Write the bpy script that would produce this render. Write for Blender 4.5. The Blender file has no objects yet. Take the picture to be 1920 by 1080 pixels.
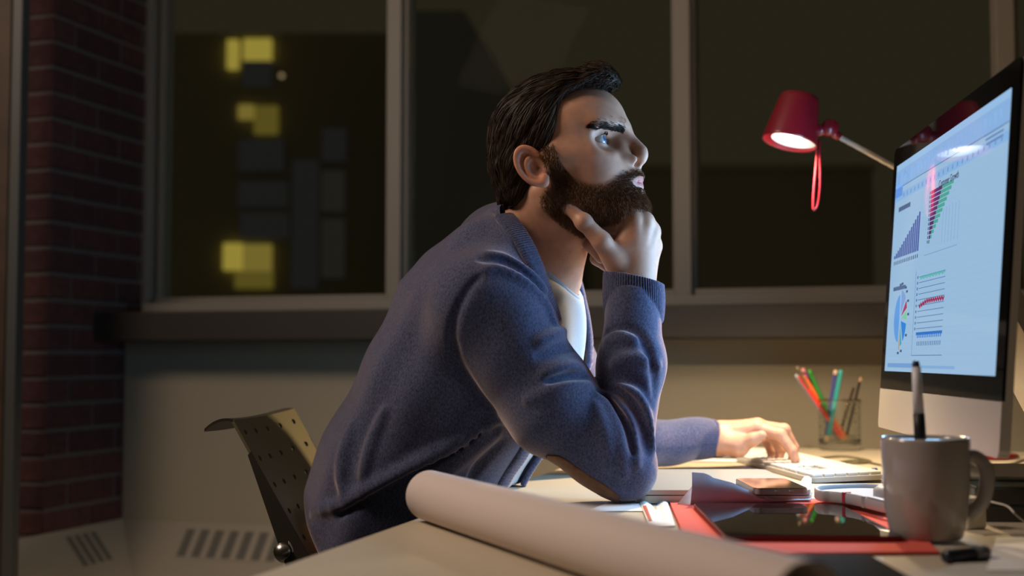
import bpy, bmesh, math, random, time
import numpy as np
from mathutils import Vector, Matrix
T0 = time.time()
random.seed(7); rng = np.random.default_rng(7)
S = bpy.context.scene
COL = S.collection

# ------------------------------------------------------------------ camera
F_PX = 2400.0; PITCH = math.radians(3.15); CZ = 0.925; DZ = 0.73     # lens in px (1920 wide), camera and desk heights
cam_d = bpy.data.cameras.new('camera'); cam = bpy.data.objects.new('camera', cam_d); COL.objects.link(cam)
cam_d.sensor_width = 36.0; cam_d.lens = F_PX / 1920 * 36; cam_d.clip_start = 0.02; cam_d.clip_end = 200
cam.location = (0, 0, CZ); cam.rotation_euler = (math.pi / 2 + PITCH, 0, 0)
cam_d.dof.use_dof = True; cam_d.dof.focus_distance = 1.79; cam_d.dof.aperture_fstop = 2.9
S.camera = cam
# ------------------------------------------------------------------ exposure, world
S.view_settings.view_transform = 'Standard'; S.view_settings.look = 'None'
S.view_settings.exposure = 0.0; S.view_settings.gamma = 1.0; S.view_settings.use_curve_mapping = False
W = bpy.data.worlds.new('night_sky'); S.world = W; W.use_nodes = True
W.node_tree.nodes['Background'].inputs[0].default_value = (0.0205, 0.0168, 0.0098, 1)
W.node_tree.nodes['Background'].inputs[1].default_value = 1.0

FW = np.array([0, math.cos(PITCH), math.sin(PITCH)]); UPV = np.array([0, -math.sin(PITCH), math.cos(PITCH)])
CAM = np.array([0, 0, CZ])
def ray(px, py):
    return np.array([(px - 960) / F_PX, 0, 0]) + FW + UPV * (540 - py) / F_PX
def P(px, py, d):
    r = ray(px, py); return CAM + r * (d / r[1])
def PZ(px, py, z):
    r = ray(px, py); return CAM + r * ((z - CZ) / r[2])
def PP(px, py, pt, n):
    r = ray(px, py); n = np.asarray(n, float); return CAM + r * (((np.asarray(pt) - CAM) @ n) / (r @ n))

# ------------------------------------------------------------------ lights
def area(name, loc, target, sx, sy, power, color):
    l = bpy.data.lights.new(name, 'AREA'); l.shape = 'RECTANGLE'; l.size = sx; l.size_y = sy; l.energy = power; l.color = color
    o = bpy.data.objects.new(name, l); COL.objects.link(o); o.location = loc
    o.rotation_euler = (Vector(target) - Vector(loc)).to_track_quat('-Z', 'Y').to_euler()
    return o
# unseen warm fill light without a fixture, above and left of the camera; a lamp added at the screen
area('overhead_fill', (-1.38, 1.42, 2.35), (0.1, 1.9, 0.8), 0.5, 0.5, 27, (1.0, 0.78, 0.63))

# the monitor: glass plate corner, width / up / facing directions
MO = np.array([0.5853, 2.0405, 0.8785]); _y, _t = 0.0834, 0.0762
MW = np.array([-math.sin(_y), -math.cos(_y), 0.0]); _n = np.array([-math.cos(_y), math.sin(_y), 0.0])
MU = np.array([0, 0, math.cos(_t)]) - _n * math.sin(_t); MN = _n * math.cos(_t) + np.array([0, 0, math.sin(_t)])
M_W, M_H, M_C = 0.65, 0.3805, 0.062
_c = MO + MW * M_W * 0.33 + MU * M_H / 2 + MN * 0.004
area('monitor_boost_light', _c, _c + MN, 0.36, 0.40, 7.0, (0.32, 0.62, 1.0))  # added lamp, lights the man more strongly than the display does

# ------------------------------------------------------------------ materials
MATS = {}
def mat(name, col, rough=0.5, metal=0.0, spec=0.5, emit=None, es=0.0, noise=None, bump=None, sheen=0.0, sheen_tint=(1, 1, 1), coat=0.0, sss=0.0, trans=0.0, ior=1.45, attr=None, aniso=None):
    """noise=(scale, amount): colour variation; bump=(scale, strength, distance)"""
    if name in MATS: return MATS[name]
    m = bpy.data.materials.new(name); m.use_nodes = True; nt = m.node_tree; N = nt.nodes; Lk = nt.links
    b = N['Principled BSDF']
    c4 = (*col, 1)
    b.inputs['Base Color'].default_value = c4; b.inputs['Roughness'].default_value = rough; b.inputs['Metallic'].default_value = metal
    b.inputs['Specular IOR Level'].default_value = spec; b.inputs['IOR'].default_value = ior
    b.inputs['Sheen Weight'].default_value = sheen; b.inputs['Sheen Tint'].default_value = (*sheen_tint, 1); b.inputs['Sheen Roughness'].default_value = 0.45
    b.inputs['Coat Weight'].default_value = coat; b.inputs['Transmission Weight'].default_value = trans
    if sss:
        b.inputs['Subsurface Weight'].default_value = sss; b.inputs['Subsurface Scale'].default_value = 0.006; b.inputs['Subsurface Radius'].default_value = (1, 0.35, 0.2)
    if emit: b.inputs['Emission Color'].default_value = (*emit, 1); b.inputs['Emission Strength'].default_value = es
    src = None
    if attr:
        a = N.new('ShaderNodeAttribute'); a.attribute_name = attr; src = a.outputs['Color']
    tc = N.new('ShaderNodeTexCoord')
    if noise:
        n = N.new('ShaderNodeTexNoise'); n.inputs['Scale'].default_value = noise[0]; n.inputs['Detail'].default_value = 4
        Lk.new(tc.outputs['Object'], n.inputs['Vector'])
        mr = N.new('ShaderNodeMapRange'); mr.inputs['From Min'].default_value = 0.3; mr.inputs['From Max'].default_value = 0.7
        mr.inputs['To Min'].default_value = 1 - noise[1]; mr.inputs['To Max'].default_value = 1 + noise[1]
        Lk.new(n.outputs['Fac'], mr.inputs['Value'])
        mx = N.new('ShaderNodeVectorMath'); mx.operation = 'SCALE'
        if src is not None: Lk.new(src, mx.inputs[0])
        else: mx.inputs[0].default_value = col
        Lk.new(mr.outputs['Result'], mx.inputs['Scale']); src = mx.outputs['Vector']
    if src is not None: Lk.new(src, b.inputs['Base Color'])
    if bump:
        n2 = N.new('ShaderNodeTexNoise'); n2.inputs['Scale'].default_value = bump[0]; n2.inputs['Detail'].default_value = 3
        Lk.new(tc.outputs['Object'], n2.inputs['Vector'])
        bp = N.new('ShaderNodeBump'); bp.inputs['Strength'].default_value = bump[1]; bp.inputs['Distance'].default_value = bump[2]
        Lk.new(n2.outputs['Fac'], bp.inputs['Height']); Lk.new(bp.outputs['Normal'], b.inputs['Normal'])
    MATS[name] = m
    return m

def glass_pane(name, tint, refl):
    m = bpy.data.materials.new(name); m.use_nodes = True; nt = m.node_tree; nt.nodes.clear()
    o = nt.nodes.new('ShaderNodeOutputMaterial'); t = nt.nodes.new('ShaderNodeBsdfTransparent'); g = nt.nodes.new('ShaderNodeBsdfGlossy')
    mx = nt.nodes.new('ShaderNodeMixShader'); fr = nt.nodes.new('ShaderNodeFresnel'); fr.inputs['IOR'].default_value = refl
    t.inputs['Color'].default_value = (*tint, 1); g.inputs['Roughness'].default_value = 0.03
    nt.links.new(fr.outputs[0], mx.inputs[0]); nt.links.new(t.outputs[0], mx.inputs[1]); nt.links.new(g.outputs[0], mx.inputs[2]); nt.links.new(mx.outputs[0], o.inputs[0])
    return m

# ------------------------------------------------------------------ object helpers
def link(o, parent=None):
    COL.objects.link(o)
    if parent is not None:
        o.parent = parent; o.matrix_parent_inverse = parent.matrix_world.inverted()
    return o
def tag(o, label=None, cat=None, group=None, kind=None):
    if label: o['label'] = label
    if cat: o['category'] = cat
    if group: o['group'] = group
    if kind: o['kind'] = kind
    return o
def thing(name, label, cat, loc=(0, 0, 0), rz=0.0, group=None):
    o = bpy.data.objects.new(name, None); o.empty_display_size = 0.05; COL.objects.link(o)
    o.matrix_world = Matrix.Translation(Vector(loc)) @ Matrix.Rotation(rz, 4, 'Z')
    return tag(o, label, cat, group)
def obj(name, me, m=None, parent=None, smooth=False, local=True):
    """mesh object; if it has a parent its vertices are in the parent's frame (local) or in the world"""
    o = bpy.data.objects.new(name, me); COL.objects.link(o)
    if m is not None: me.materials.append(m)
    if smooth: me.polygons.foreach_set('use_smooth', np.ones(len(me.polygons), bool))
    if parent is not None:
        o.parent = parent
        if not local: o.matrix_parent_inverse = parent.matrix_world.inverted()
    return o
def mesh_np(name, V, F, smooth=True):
    """V (n,3); F (m,3 or 4) ints"""
    me = bpy.data.meshes.new(name); V = np.asarray(V, np.float32); F = np.asarray(F, np.int32); k = F.shape[1]
    me.vertices.add(len(V)); me.vertices.foreach_set('co', V.ravel())
    me.loops.add(F.size); me.loops.foreach_set('vertex_index', F.ravel())
    me.polygons.add(len(F)); me.polygons.foreach_set('loop_start', np.arange(0, F.size, k, dtype=np.int32)); me.polygons.foreach_set('loop_total', np.full(len(F), k, np.int32))
    if smooth: me.polygons.foreach_set('use_smooth', np.ones(len(F), bool))
    me.update(calc_edges=True); me.validate()
    return me
class MB:
    """collects simple solids into one mesh"""
    def __init__(s): s.v = []; s.f = []
    def add(s, V, F):
        o = len(s.v); s.v += [tuple(map(float, v)) for v in V]; s.f += [tuple(i + o for i in f) for f in F]; return s
    def box(s, x0, x1, y0, y1, z0, z1, M=None, b=0.0):
        if b > 0:
            bm = bmesh.new(); bmesh.ops.create_cube(bm, size=1)
            for v in bm.verts: v.co = Vector((x0 + (v.co.x + .5) * (x1 - x0), y0 + (v.co.y + .5) * (y1 - y0), z0 + (v.co.z + .5) * (z1 - z0)))
            bmesh.ops.bevel(bm, geom=bm.edges[:], offset=b, segments=2 if b > 0.0015 else 1, profile=0.5, affect='EDGES')
            bm.verts.index_update(); V = [v.co.copy() for v in bm.verts]; F = [[v.index for v in f.verts] for f in bm.faces]; bm.free()
        else:
            V = [Vector(c) for c in ((x0, y0, z0), (x1, y0, z0), (x1, y1, z0), (x0, y1, z0), (x0, y0, z1), (x1, y0, z1), (x1, y1, z1), (x0, y1, z1))]
            F = [(3, 2, 1, 0), (4, 5, 6, 7), (0, 1, 5, 4), (1, 2, 6, 5), (2, 3, 7, 6), (3, 0, 4, 7)]
        if M is not None: V = [M @ Vector(v) for v in V]
        return s.add(V, F)
    def prism(s, poly, h0, h1, M=None):
        n = len(poly); V = [Vector((p[0], p[1], h0)) for p in poly] + [Vector((p[0], p[1], h1)) for p in poly]
        F = [tuple(range(n))[::-1], tuple(range(n, 2 * n))] + [(i, (i + 1) % n, n + (i + 1) % n, n + i) for i in range(n)]
        if M is not None: V = [M @ v for v in V]
        return s.add(V, F)
    def tube(s, pts, r, seg=12, cap=True, flat=1.0):
        pts = [np.asarray(p, float) for p in pts]; n = len(pts); rr = [r] * n if np.isscalar(r) else list(r)
        t0 = pts[1] - pts[0]; t0 /= np.linalg.norm(t0); up = np.array([0, 0, 1.]) if abs(t0[2]) < .9 else np.array([1., 0, 0])
        u = np.cross(up, t0); u /= np.linalg.norm(u); V = []; F = []
        for i in range(n):
            t = pts[min(i + 1, n - 1)] - pts[max(i - 1, 0)]; t /= np.linalg.norm(t)
            u = u - t * (u @ t); u /= np.linalg.norm(u); w = np.cross(t, u)
            for k in range(seg):
                a = 2 * math.pi * k / seg; V.append(pts[i] + rr[i] * (math.cos(a) * u + flat * math.sin(a) * w))
        for i in range(n - 1):
            for k in range(seg):
                F.append((i * seg + k, i * seg + (k + 1) % seg, (i + 1) * seg + (k + 1) % seg, (i + 1) * seg + k))
        if cap: F += [tuple(range(seg))[::-1], tuple(range((n - 1) * seg, n * seg))]
        return s.add(V, F)
    def lathe(s, prof, seg=48, M=None, close=False):
        n = len(prof); V = []; F = []
        for (r, z) in prof:
            for k in range(seg):
                a = 2 * math.pi * k / seg; V.append(Vector((r * math.cos(a), r * math.sin(a), z)))
        m = n if close else n - 1
        for i in range(m):
            j = (i + 1) % n
            for k in range(seg): F.append((i * seg + k, i * seg + (k + 1) % seg, j * seg + (k + 1) % seg, j * seg + k))
        if M is not None: V = [M @ v for v in V]
        return s.add(V, F)
    def mesh(s, name):
        me = bpy.data.meshes.new(name); me.from_pydata(s.v, [], s.f); me.update()
        bm = bmesh.new(); bm.from_mesh(me); bmesh.ops.recalc_face_normals(bm, faces=bm.faces); bm.to_mesh(me); bm.free()
        return me
    def build(s, name, m, parent=None, smooth=False, local=True):
        return obj(name, s.mesh(name), m, parent, smooth, local)
def autosmooth(o, ang=0.6):
    me = o.data; me.polygons.foreach_set('use_smooth', np.ones(len(me.polygons), bool))
    bm = bmesh.new(); bm.from_mesh(me)
    for e in bm.edges:
        if len(e.link_faces) == 2 and e.calc_face_angle(0) > ang: e.smooth = False
    bm.to_mesh(me); bm.free(); return o
def frame_m(o, x, y, z):
    return Matrix(((x[0], y[0], z[0], o[0]), (x[1], y[1], z[1], o[1]), (x[2], y[2], z[2], o[2]), (0, 0, 0, 1)))
def smooth_path(pts, n):
    """Catmull-Rom resample"""
    P_ = [np.asarray(p, float) for p in pts]; P_ = [2 * P_[0] - P_[1]] + P_ + [2 * P_[-1] - P_[-2]]; out = []
    m = len(P_) - 3
    for i in range(n):
        t = i / (n - 1) * m; k = min(int(t), m - 1); t -= k; a, b, c, d = P_[k:k + 4]
        out.append(0.5 * (2 * b + (c - a) * t + (2 * a - 5 * b + 4 * c - d) * t * t + (3 * b - a - 3 * c + d) * t ** 3))
    return out

# ------------------------------------------------------------------ signed distance modelling
def smin(a, b, k):
    h = np.clip(.5 + .5 * (b - a) / k, 0, 1); return b + (a - b) * h - k * h * (1 - h)
def smax(a, b, k): return -smin(-a, -b, k)
def sph(p, c, r): return np.sqrt(((p - np.asarray(c, np.float32)) ** 2).sum(-1)) - r
def ell(p, c, r):
    q = p - np.asarray(c, np.float32); r = np.asarray(r, np.float32); k0 = np.sqrt(((q / r) ** 2).sum(-1)); k1 = np.sqrt(((q / r ** 2) ** 2).sum(-1)) + 1e-9
    return k0 * (k0 - 1) / k1
def rcone(p, a, b, r1, r2):
    a = np.asarray(a, np.float32); b = np.asarray(b, np.float32); ab = b - a; q = p - a
    t = np.clip((q @ ab) / (ab @ ab), 0, 1); e = q - t[:, None] * ab
    return np.sqrt((e ** 2).sum(-1)) - (r1 + (r2 - r1) * t)
def chain(p, pts, rs, k):
    d = None
    for i in range(len(pts) - 1):
        e = rcone(p, pts[i], pts[i + 1], rs[i], rs[i + 1]); d = e if d is None else smin(d, e, k)
    return d
def part(d, p, c, R, fn, op):
    """apply op(d, fn(p)) only near c"""
    i = np.nonzero(((p - np.asarray(c, np.float32)) ** 2).sum(-1) < R * R)[0]
    if len(i): d[i] = op(d[i], fn(p[i])).astype(np.float32)
    return d
def mesh_sdf(name, f, lo, hi, h, levels=3, slack=1.25):
    """sparse surface nets"""
    lo = np.asarray(lo, float); hi = np.asarray(hi, float)
    n = np.ceil((hi - lo) / (h * 2 ** levels)).astype(int) + 1
    g = np.stack(np.meshgrid(*[np.arange(k) for k in n], indexing='ij'), -1).reshape(-1, 3)
    for L in range(levels, -1, -1):
        s = h * 2 ** L
        c = (lo + (g + .5) * s).astype(np.float32)
        g = g[np.abs(f(c)) < s * .87 * slack + (0.004 if L else 0)]
        if L: g = (g[:, None, :] * 2 + np.array([[i, j, k] for i in (0, 1) for j in (0, 1) for k in (0, 1)])[None]).reshape(-1, 3)
    M = (n * 2 ** levels + 4).astype(np.int64)
    key = lambda a: (a[..., 0].astype(np.int64) * M[1] + a[..., 1]) * M[2] + a[..., 2]
    offs = np.array([[i, j, k] for i in (0, 1) for j in (0, 1) for k in (0, 1)])
    ck = key(g[:, None, :] + offs[None]); uk, inv = np.unique(ck.ravel(), return_inverse=True); inv = inv.reshape(ck.shape)
    uc = np.stack([uk // (M[1] * M[2]), (uk // M[2]) % M[1], uk % M[2]], -1)
    val = f((lo + uc * h).astype(np.float32)); val = np.where(val == 0, 1e-7, val)
    cv = val[inv]; neg = cv < 0; act = neg.any(1) & ~neg.all(1)
    g = g[act]; cv = cv[act]; inv = inv[act]
    o = np.argsort(key(g)); g = g[o]; cv = cv[o]; inv = inv[o]; ak = key(g)
    ed = [(a, b) for a in range(8) for b in range(8) if a < b and (offs[a] != offs[b]).sum() == 1]
    acc = np.zeros((len(g), 3)); cnt = np.zeros(len(g))
    for a, b in ed:
        x = (cv[:, a] < 0) != (cv[:, b] < 0); t = np.where(x, cv[:, a] / np.where(x, cv[:, a] - cv[:, b], 1), 0)
        acc += np.where(x[:, None], offs[a] + t[:, None] * (offs[b] - offs[a]), 0); cnt += x
    V = lo + (g + acc / cnt[:, None]) * h
    Fs = []
    for ax in range(3):
        b_, c_ = (ax + 1) % 3, (ax + 2) % 3
        a0 = 0; a1 = int(np.nonzero((offs == np.eye(3, dtype=int)[ax]).all(1))[0][0])
        x = (cv[:, a0] < 0) != (cv[:, a1] < 0); gi = g[x]; flip = cv[x, a0] < 0
        eb = np.eye(3, dtype=int)[b_]; ec = np.eye(3, dtype=int)[c_]
        idx = []; ok = np.ones(len(gi), bool)
        for off in (0 * eb, eb, eb + ec, ec):
            kk = key(gi - off); j = np.searchsorted(ak, kk); j = np.minimum(j, len(ak) - 1); ok &= ak[j] == kk; idx.append(j)
        Q = np.stack(idx, 1)[ok]; fl = flip[ok]
        Q[~fl] = Q[~fl][:, ::-1]; Fs.append(Q)
    return V, np.concatenate(Fs)
def grad(f, p, e=8e-4):
    p = np.asarray(p, np.float32); g = np.stack([f(p + np.eye(3, dtype=np.float32)[i] * e) - f(p - np.eye(3, dtype=np.float32)[i] * e) for i in range(3)], -1)
    return g / (np.linalg.norm(g, axis=-1, keepdims=True) + 1e-9)
def march(f, px, py, d0=1.2, d1=2.6):
    """first hit of the camera ray with a surface"""
    px = np.atleast_1d(np.asarray(px, float)); py = np.atleast_1d(np.asarray(py, float))
    R = np.array([ray(a, b) for a, b in zip(px, py)]); R /= np.linalg.norm(R, axis=1, keepdims=True)
    t = np.full(len(R), d0)
    for _ in range(90): t = np.minimum(t + .8 * f((CAM + R * t[:, None]).astype(np.float32)), d1)
    return CAM + R * t[:, None]
BODY_H = 0.0016; CLOTH_H = 0.0024
# ================================================================== the room
RA = math.radians(18)
E1 = np.array([math.cos(RA), -math.sin(RA), 0]); E2 = np.array([math.sin(RA), math.cos(RA), 0]); EZ = np.array([0, 0, 1.])
C0 = np.array([(90 - 960) / F_PX * 3.3, 3.3, 0.0])                   # near corner of the brick pier
RM = frame_m((0, 0, 0), E1, E2, EZ)                                   # room axes -> world
def rc(p): return np.array([(p - C0) @ E1, (p - C0) @ E2, p[2]])      # world -> room coordinates measured from C0
RC = Matrix.Translation(Vector(C0)) @ RM
def struct(name, mb, m, parent=None, smooth=False):
    o = mb.build(name, m, parent, smooth)
    if parent is None: o['kind'] = 'structure'
    return o
m_wall = mat('cream_paint', (0.30, 0.262, 0.185), 0.7, bump=(60, 0.1, 0.002))
m_dark = mat('dark_sill_paint', (0.030, 0.025, 0.020), 0.55)
m_frame = mat('frame_paint', (0.20, 0.178, 0.14), 0.5)
m_mortar = mat('mortar', (0.12, 0.098, 0.082), 0.95, bump=(180, 0.5, 0.003))
m_floor = mat('grey_carpet_tile', (0.10, 0.095, 0.09), 0.95, bump=(500, 0.6, 0.002))
m_ceil = mat('ceiling_white', (0.6, 0.57, 0.5), 0.9)
YW = 0.46                                                             # window plane depth behind C0
YP = 0.335                                                            # lower panel plane
ZS = 0.478                                                            # top of the convector cover
struct('floor', MB().box(-1.6, 5.2, -4.4, 0.9, -0.08, 0.0, RC), m_floor)
struct('ceiling', MB().box(-1.6, 5.2, -4.4, 0.9, 2.72, 2.8, RC), m_ceil)
struct('wall_right', MB().box(5.0, 5.2, -4.4, 0.9, 0, 2.72, RC), m_wall)
# lower window wall (cream panel) and the wall above the windows
wf = MB().box(0.0, 5.0, YP, YW + 0.16, 0, 1.0, RC)
wf.box(0.0, 5.0, YW - 0.02, YW + 0.16, 2.45, 2.72, RC)
struct('wall_far', wf, m_wall)
# dark boxed ledge below the windows and the light rail on it
def tx(px, yw=YW):                                                    # room x of an image column on the window plane
    p = PP(px, 560, C0 + E2 * yw, E2); return (p - C0) @ E1
struct('trim_1', MB().box(0.002, 5.0, 0.19, YW, 0.972, 1.050, RC, b=0.004), m_dark)
struct('trim_2', MB().box(0.075, 5.0, 0.30, YW - 0.035, 1.050, 1.078, RC, b=0.003), m_frame)
# windows: frames, mullions, panes
m_glass = glass_pane('window_glass', (0.92, 0.93, 0.88), 1.018)
edges = [tx(288), tx(748), tx(1287), tx(1893), tx(2500)]
ZT = 2.45
mull = MB()
for i, e in enumerate(edges):
    hw = 0.0215 if 0 < i < 4 else 0.03
    if i == 0: mull.box(e - 0.07, e + 0.010, YW - 0.05, YW + 0.05, 1.078, ZT, RC, b=0.004)
    else: mull.box(e - hw, e + hw, YW - 0.045, YW + 0.05, 1.078, ZT, RC, b=0.003)
struct('trim_3', mull, m_frame)
for i in range(4):
    a = edges[i] + 0.022; b = edges[i + 1] - 0.022
    f = MB(); t = 0.016
    f.box(a, b, YW - 0.03, YW + 0.04, 1.078, 1.100, RC, b=0.002); f.box(a, b, YW - 0.03, YW + 0.04, ZT - t, ZT, RC, b=0.002)
    f.box(a, a + 0.008, YW - 0.02, YW + 0.04, 1.100, ZT - t, RC); f.box(b - 0.008, b, YW - 0.02, YW + 0.04, 1.100, ZT - t, RC)
    w = struct('window_%d' % (i + 1), f, m_frame)
    MB().box(a + 0.008, b - 0.008, YW + 0.005, YW + 0.011, 1.100, ZT - t, RC).build('pane', m_glass, w)
# brick pier
core = MB().box(-0.62, -0.006, 0.006, YW + 0.1, 0, 2.72, RC)
pier = struct('wall_left', core, m_mortar)
brk = [mat('brick_red_%d' % i, c, 0.9, noise=(45, 0.25), bump=(120, 0.5, 0.003)) for i, c in enumerate([(0.062, 0.023, 0.020), (0.052, 0.020, 0.018), (0.070, 0.026, 0.021)])]
ch = 0.0677; bh = 0.0575; gap = 0.0105
cache = {}
def brick(x0, x1, y0, y1, z):
    k = (round(x1 - x0, 3), round(y1 - y0, 3))
    mi = random.randrange(3)
    if (k, mi) not in cache:
        me = MB().box(0, x1 - x0, 0, y1 - y0, 0, bh, b=0.0035).mesh('brick'); me.materials.append(brk[mi]); cache[(k, mi)] = me
    o = bpy.data.objects.new('brick', cache[(k, mi)]); COL.objects.link(o); o.parent = pier
    j = lambda: random.uniform(-0.0012, 0.0012)
    o.matrix_local = RC @ Matrix.Translation((x0 + j(), y0 + j(), z)) @ Matrix.Rotation(random.uniform(-.006, .006), 4, 'Z')
zs = 0.405; row = 0
while zs < 2.6:
    L_, H_ = 0.193, 0.0915
    fx, sy = (L_, H_) if row % 2 == 0 else (H_, L_)
    brick(-fx, 0, 0, sy, zs)                                          # corner brick
    y = sy + gap
    while y < YW - 0.02:
        e = min(y + L_, YW - 0.008)
        if e - y > 0.03: brick(-H_, 0, y, e, zs)
        y += L_ + gap
    x = -fx - gap
    while x > -0.6:
        s = max(x - L_, -0.61)
        if x - s > 0.03: brick(s, x, 0, H_, zs)
        x -= L_ + gap
    zs += ch; row += 1
# the slanted post at the left edge of the frame: a wooden slab with a grey edge strip
d = 2.9; xa = (-70 - 960) / F_PX * d; xb = (9 - 960) / F_PX * d; xc = (29 - 960) / F_PX * d
m_post = mat('brown_wood', (0.045, 0.024, 0.010), 0.6, noise=(14, 0.25))
m_postg = mat('grey_edge', (0.055, 0.055, 0.048), 0.5)
dr = MB().box(xa, xb, d, d + 0.045, 0.0, 2.35, None, b=0.003)
dr = struct('door_1', dr, m_post)
MB().box(xb, xc, d + 0.004, d + 0.05, 0.0, 2.35, None, b=0.003).build('edge_strip', m_postg, dr)
# convector covers along the pier and the window wall: sloped tops with grilles
m_conv = mat('convector_paint', (0.26, 0.228, 0.178), 0.5)
m_slot = mat('vent_shade', (0.07, 0.066, 0.055), 0.7)
m_slat = mat('vent_slat', (0.17, 0.16, 0.13), 0.6)
SO, SD = 0.17, 0.21                                                   # slope out / down
ct = thing('radiator_cover', 'cream sloped convector cover along the base of the brick pier', 'radiator cover', C0 + E1 * 0.0)
def skirt(path_top, path_bot, parent):
    """path_top/path_bot: two room points (x,y) each, top at ZS, bottom lower and further out, then down to the floor"""
    (a, b), (c, e) = path_top, path_bot
    V = [(*a, ZS), (*b, ZS), (*c, ZS - SD), (*e, ZS - SD), (*c, 0.0), (*e, 0.0), (*a, 0.0), (*b, 0.0)]
    F = [(0, 1, 3, 2), (2, 3, 5, 4), (0, 2, 4, 6), (1, 7, 5, 3), (0, 6, 7, 1), (4, 5, 7, 6)]
    m = MB(); m.add([RC @ Vector(v) for v in V], F)
    return m.build('cover', m_conv, parent, local=False)
skirt([(0.004, -0.9), (0.004, YP - 0.004)], [(0.004 + SO, -0.9), (0.004 + SO, YP - 0.004 - SO)], ct)
ct2 = thing('radiator_cover', 'cream sloped convector cover under the windows, grille of dark vertical slots', 'radiator cover', C0 + E1 * 2 + E2 * YP)
skirt([(0.004, YP - 0.004), (4.9, YP - 0.004)], [(0.004 + SO, YP - 0.004 - SO), (4.9, YP - 0.004 - SO)], ct2)
nS = np.array([0, -SD, SO]) ; nS = nS / np.linalg.norm(nS)            # window slope: normal in (e1, out... ) room axes
def slope_frame(origin_room, along, out):
    """matrix: x along wall, y down the slope, z off the surface"""
    al = E1 * along[0] + E2 * along[1]; ou = E1 * out[0] + E2 * out[1]
    dn = (ou * SO - EZ * SD); dn /= np.linalg.norm(dn); n = np.cross(al, dn)
    if n[2] < 0: n = -n
    return frame_m(C0 + E1 * origin_room[0] + E2 * origin_room[1] + EZ * ZS, al, dn, n)
def grille(M, x0, nslot, pitch, wslot, y0, y1, parent, bars):
    g = MB().box(x0 - 0.006, x0 + pitch * nslot + 0.002, y0 - 0.006, y1 + 0.006, -0.004, 0.0012, M, b=0.0008).build('grille', m_conv, parent, local=False)
    for i in range(nslot):
        MB().box(x0 + i * pitch, x0 + i * pitch + wslot, y0, y1, 0.0006, 0.0018, M).build('vent_slot_shade', m_slot, g)  # flat dark strips stand in for the shade inside the slots
        s = MB()
        for k in range(bars):
            yy = y0 + (y1 - y0) * (k + .5) / bars; s.box(x0 + i * pitch, x0 + i * pitch + wslot, yy - 0.0011, yy + 0.0011, 0.0016, 0.0028, M)
        s.build('slat', m_slat, g)
def onslope(M, px, py):
    p = PP(px, py, np.array(M.translation), np.array(M.col[2][:3])); q = M.inverted() @ Vector(p); return q
Mw = slope_frame((0, YP - 0.004), (1, 0), (0, -1))
q0 = onslope(Mw, 352, 992); q1 = onslope(Mw, 508, 994); q2 = onslope(Mw, 350, 1044)
grille(Mw, q0.x, 14, (q1.x - q0.x) / 5.6, (q1.x - q0.x) / 5.6 * 0.56, q0.y, q2.y, ct2, 12)
Mp = slope_frame((0.004, 0), (0, 1), (1, 0))
r0 = onslope(Mp, 122, 1008); r1 = onslope(Mp, 182, 994); r2 = onslope(Mp, 198, 1052)
grille(Mp, r0.x, 4, (r1.x - r0.x) / 4.0, (r1.x - r0.x) / 4.0 * 0.62, r0.y, r2.y, ct, 12)

# ------------------------------------------------------------------ buildings across the street, seen through the left window
m_bld = mat('night_facade', (0.42, 0.38, 0.28), 0.9)
m_bld2 = mat('night_facade_blue', (0.10, 0.10, 0.11), 0.9)
m_lit = mat('lit_room_yellow', (0.3, 0.25, 0.08), 0.9, emit=(0.36, 0.28, 0.05), es=0.9)
m_dim = mat('lit_room_dim', (0.2, 0.16, 0.06), 0.9, emit=(0.10, 0.078, 0.014), es=1.0)
m_blue = mat('dim_blue_room', (0.1, 0.1, 0.1), 0.9, emit=(0.0095, 0.0095, 0.0105), es=1.0)
m_grey = mat('dim_grey_room', (0.1, 0.1, 0.1), 0.9, emit=(0.0135, 0.0122, 0.0105), es=1.0)
m_dim2 = mat('lit_room_soft', (0.2, 0.16, 0.06), 0.9, emit=(0.19, 0.145, 0.03), es=1.0)
m_bulb0 = mat('far_lamp', (0.4, 0.3, 0.2), 0.9, emit=(0.30, 0.22, 0.12), es=1.2)
def bx_px(x0, x1, y0, y1, d0, d1):
    a = P(x0, y1, d0); b = P(x1, y0, d0); return a[0], b[0], d0, d1, a[2], b[2]
bd = 11.0
b1 = thing('office_building', 'dark building across the street with a few yellow lit windows', 'building', (P(520, 560, bd)[0], bd, -6))
x0, x1, y0, y1, z0, z1 = bx_px(300, 742, 62, 640, bd, bd + 5)
MB().box(x0 - 1.0, x1, y0, y1, -6, z1).build('facade', m_bld, b1, local=False)
def win(r, m, nm='lit_window', dd=0.06):
    a = bx_px(*r, bd - dd, bd + 0.02); fr = MB().box(*a).build(nm, m, b1, local=False); return fr
for r, m in (((425, 446, 74, 128), m_lit), ((456, 508, 72, 112), m_lit), ((446, 474, 196, 222), m_dim2), ((476, 520, 198, 250), m_dim), ((418, 452, 456, 506), m_lit), ((454, 508, 458, 508), m_dim2), ((446, 530, 262, 318), m_blue), ((446, 538, 340, 386), m_blue), ((450, 540, 398, 446), m_blue), ((604, 648, 240, 300), m_blue), ((602, 645, 320, 395), m_grey), ((602, 645, 410, 520), m_grey), ((440, 510, 508, 540), m_dim), ((546, 596, 300, 540), m_blue), ((455, 508, 114, 160), m_blue)):
    win(r, m)
a = P(528, 142, bd - 0.2); MB().lathe([(0.0, -0.025), (0.024, 0), (0.0, 0.025)], 12, Matrix.Translation(Vector(a))).build('outside_lamp', m_bulb0, b1, local=False)
b2 = thing('dark_pane_reflection', 'low dark building seen through the middle and right windows', 'building', (P(1300, 560, 9)[0], 9, -6))  # dark block added outside to imitate the room's reflection in the glass
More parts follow.
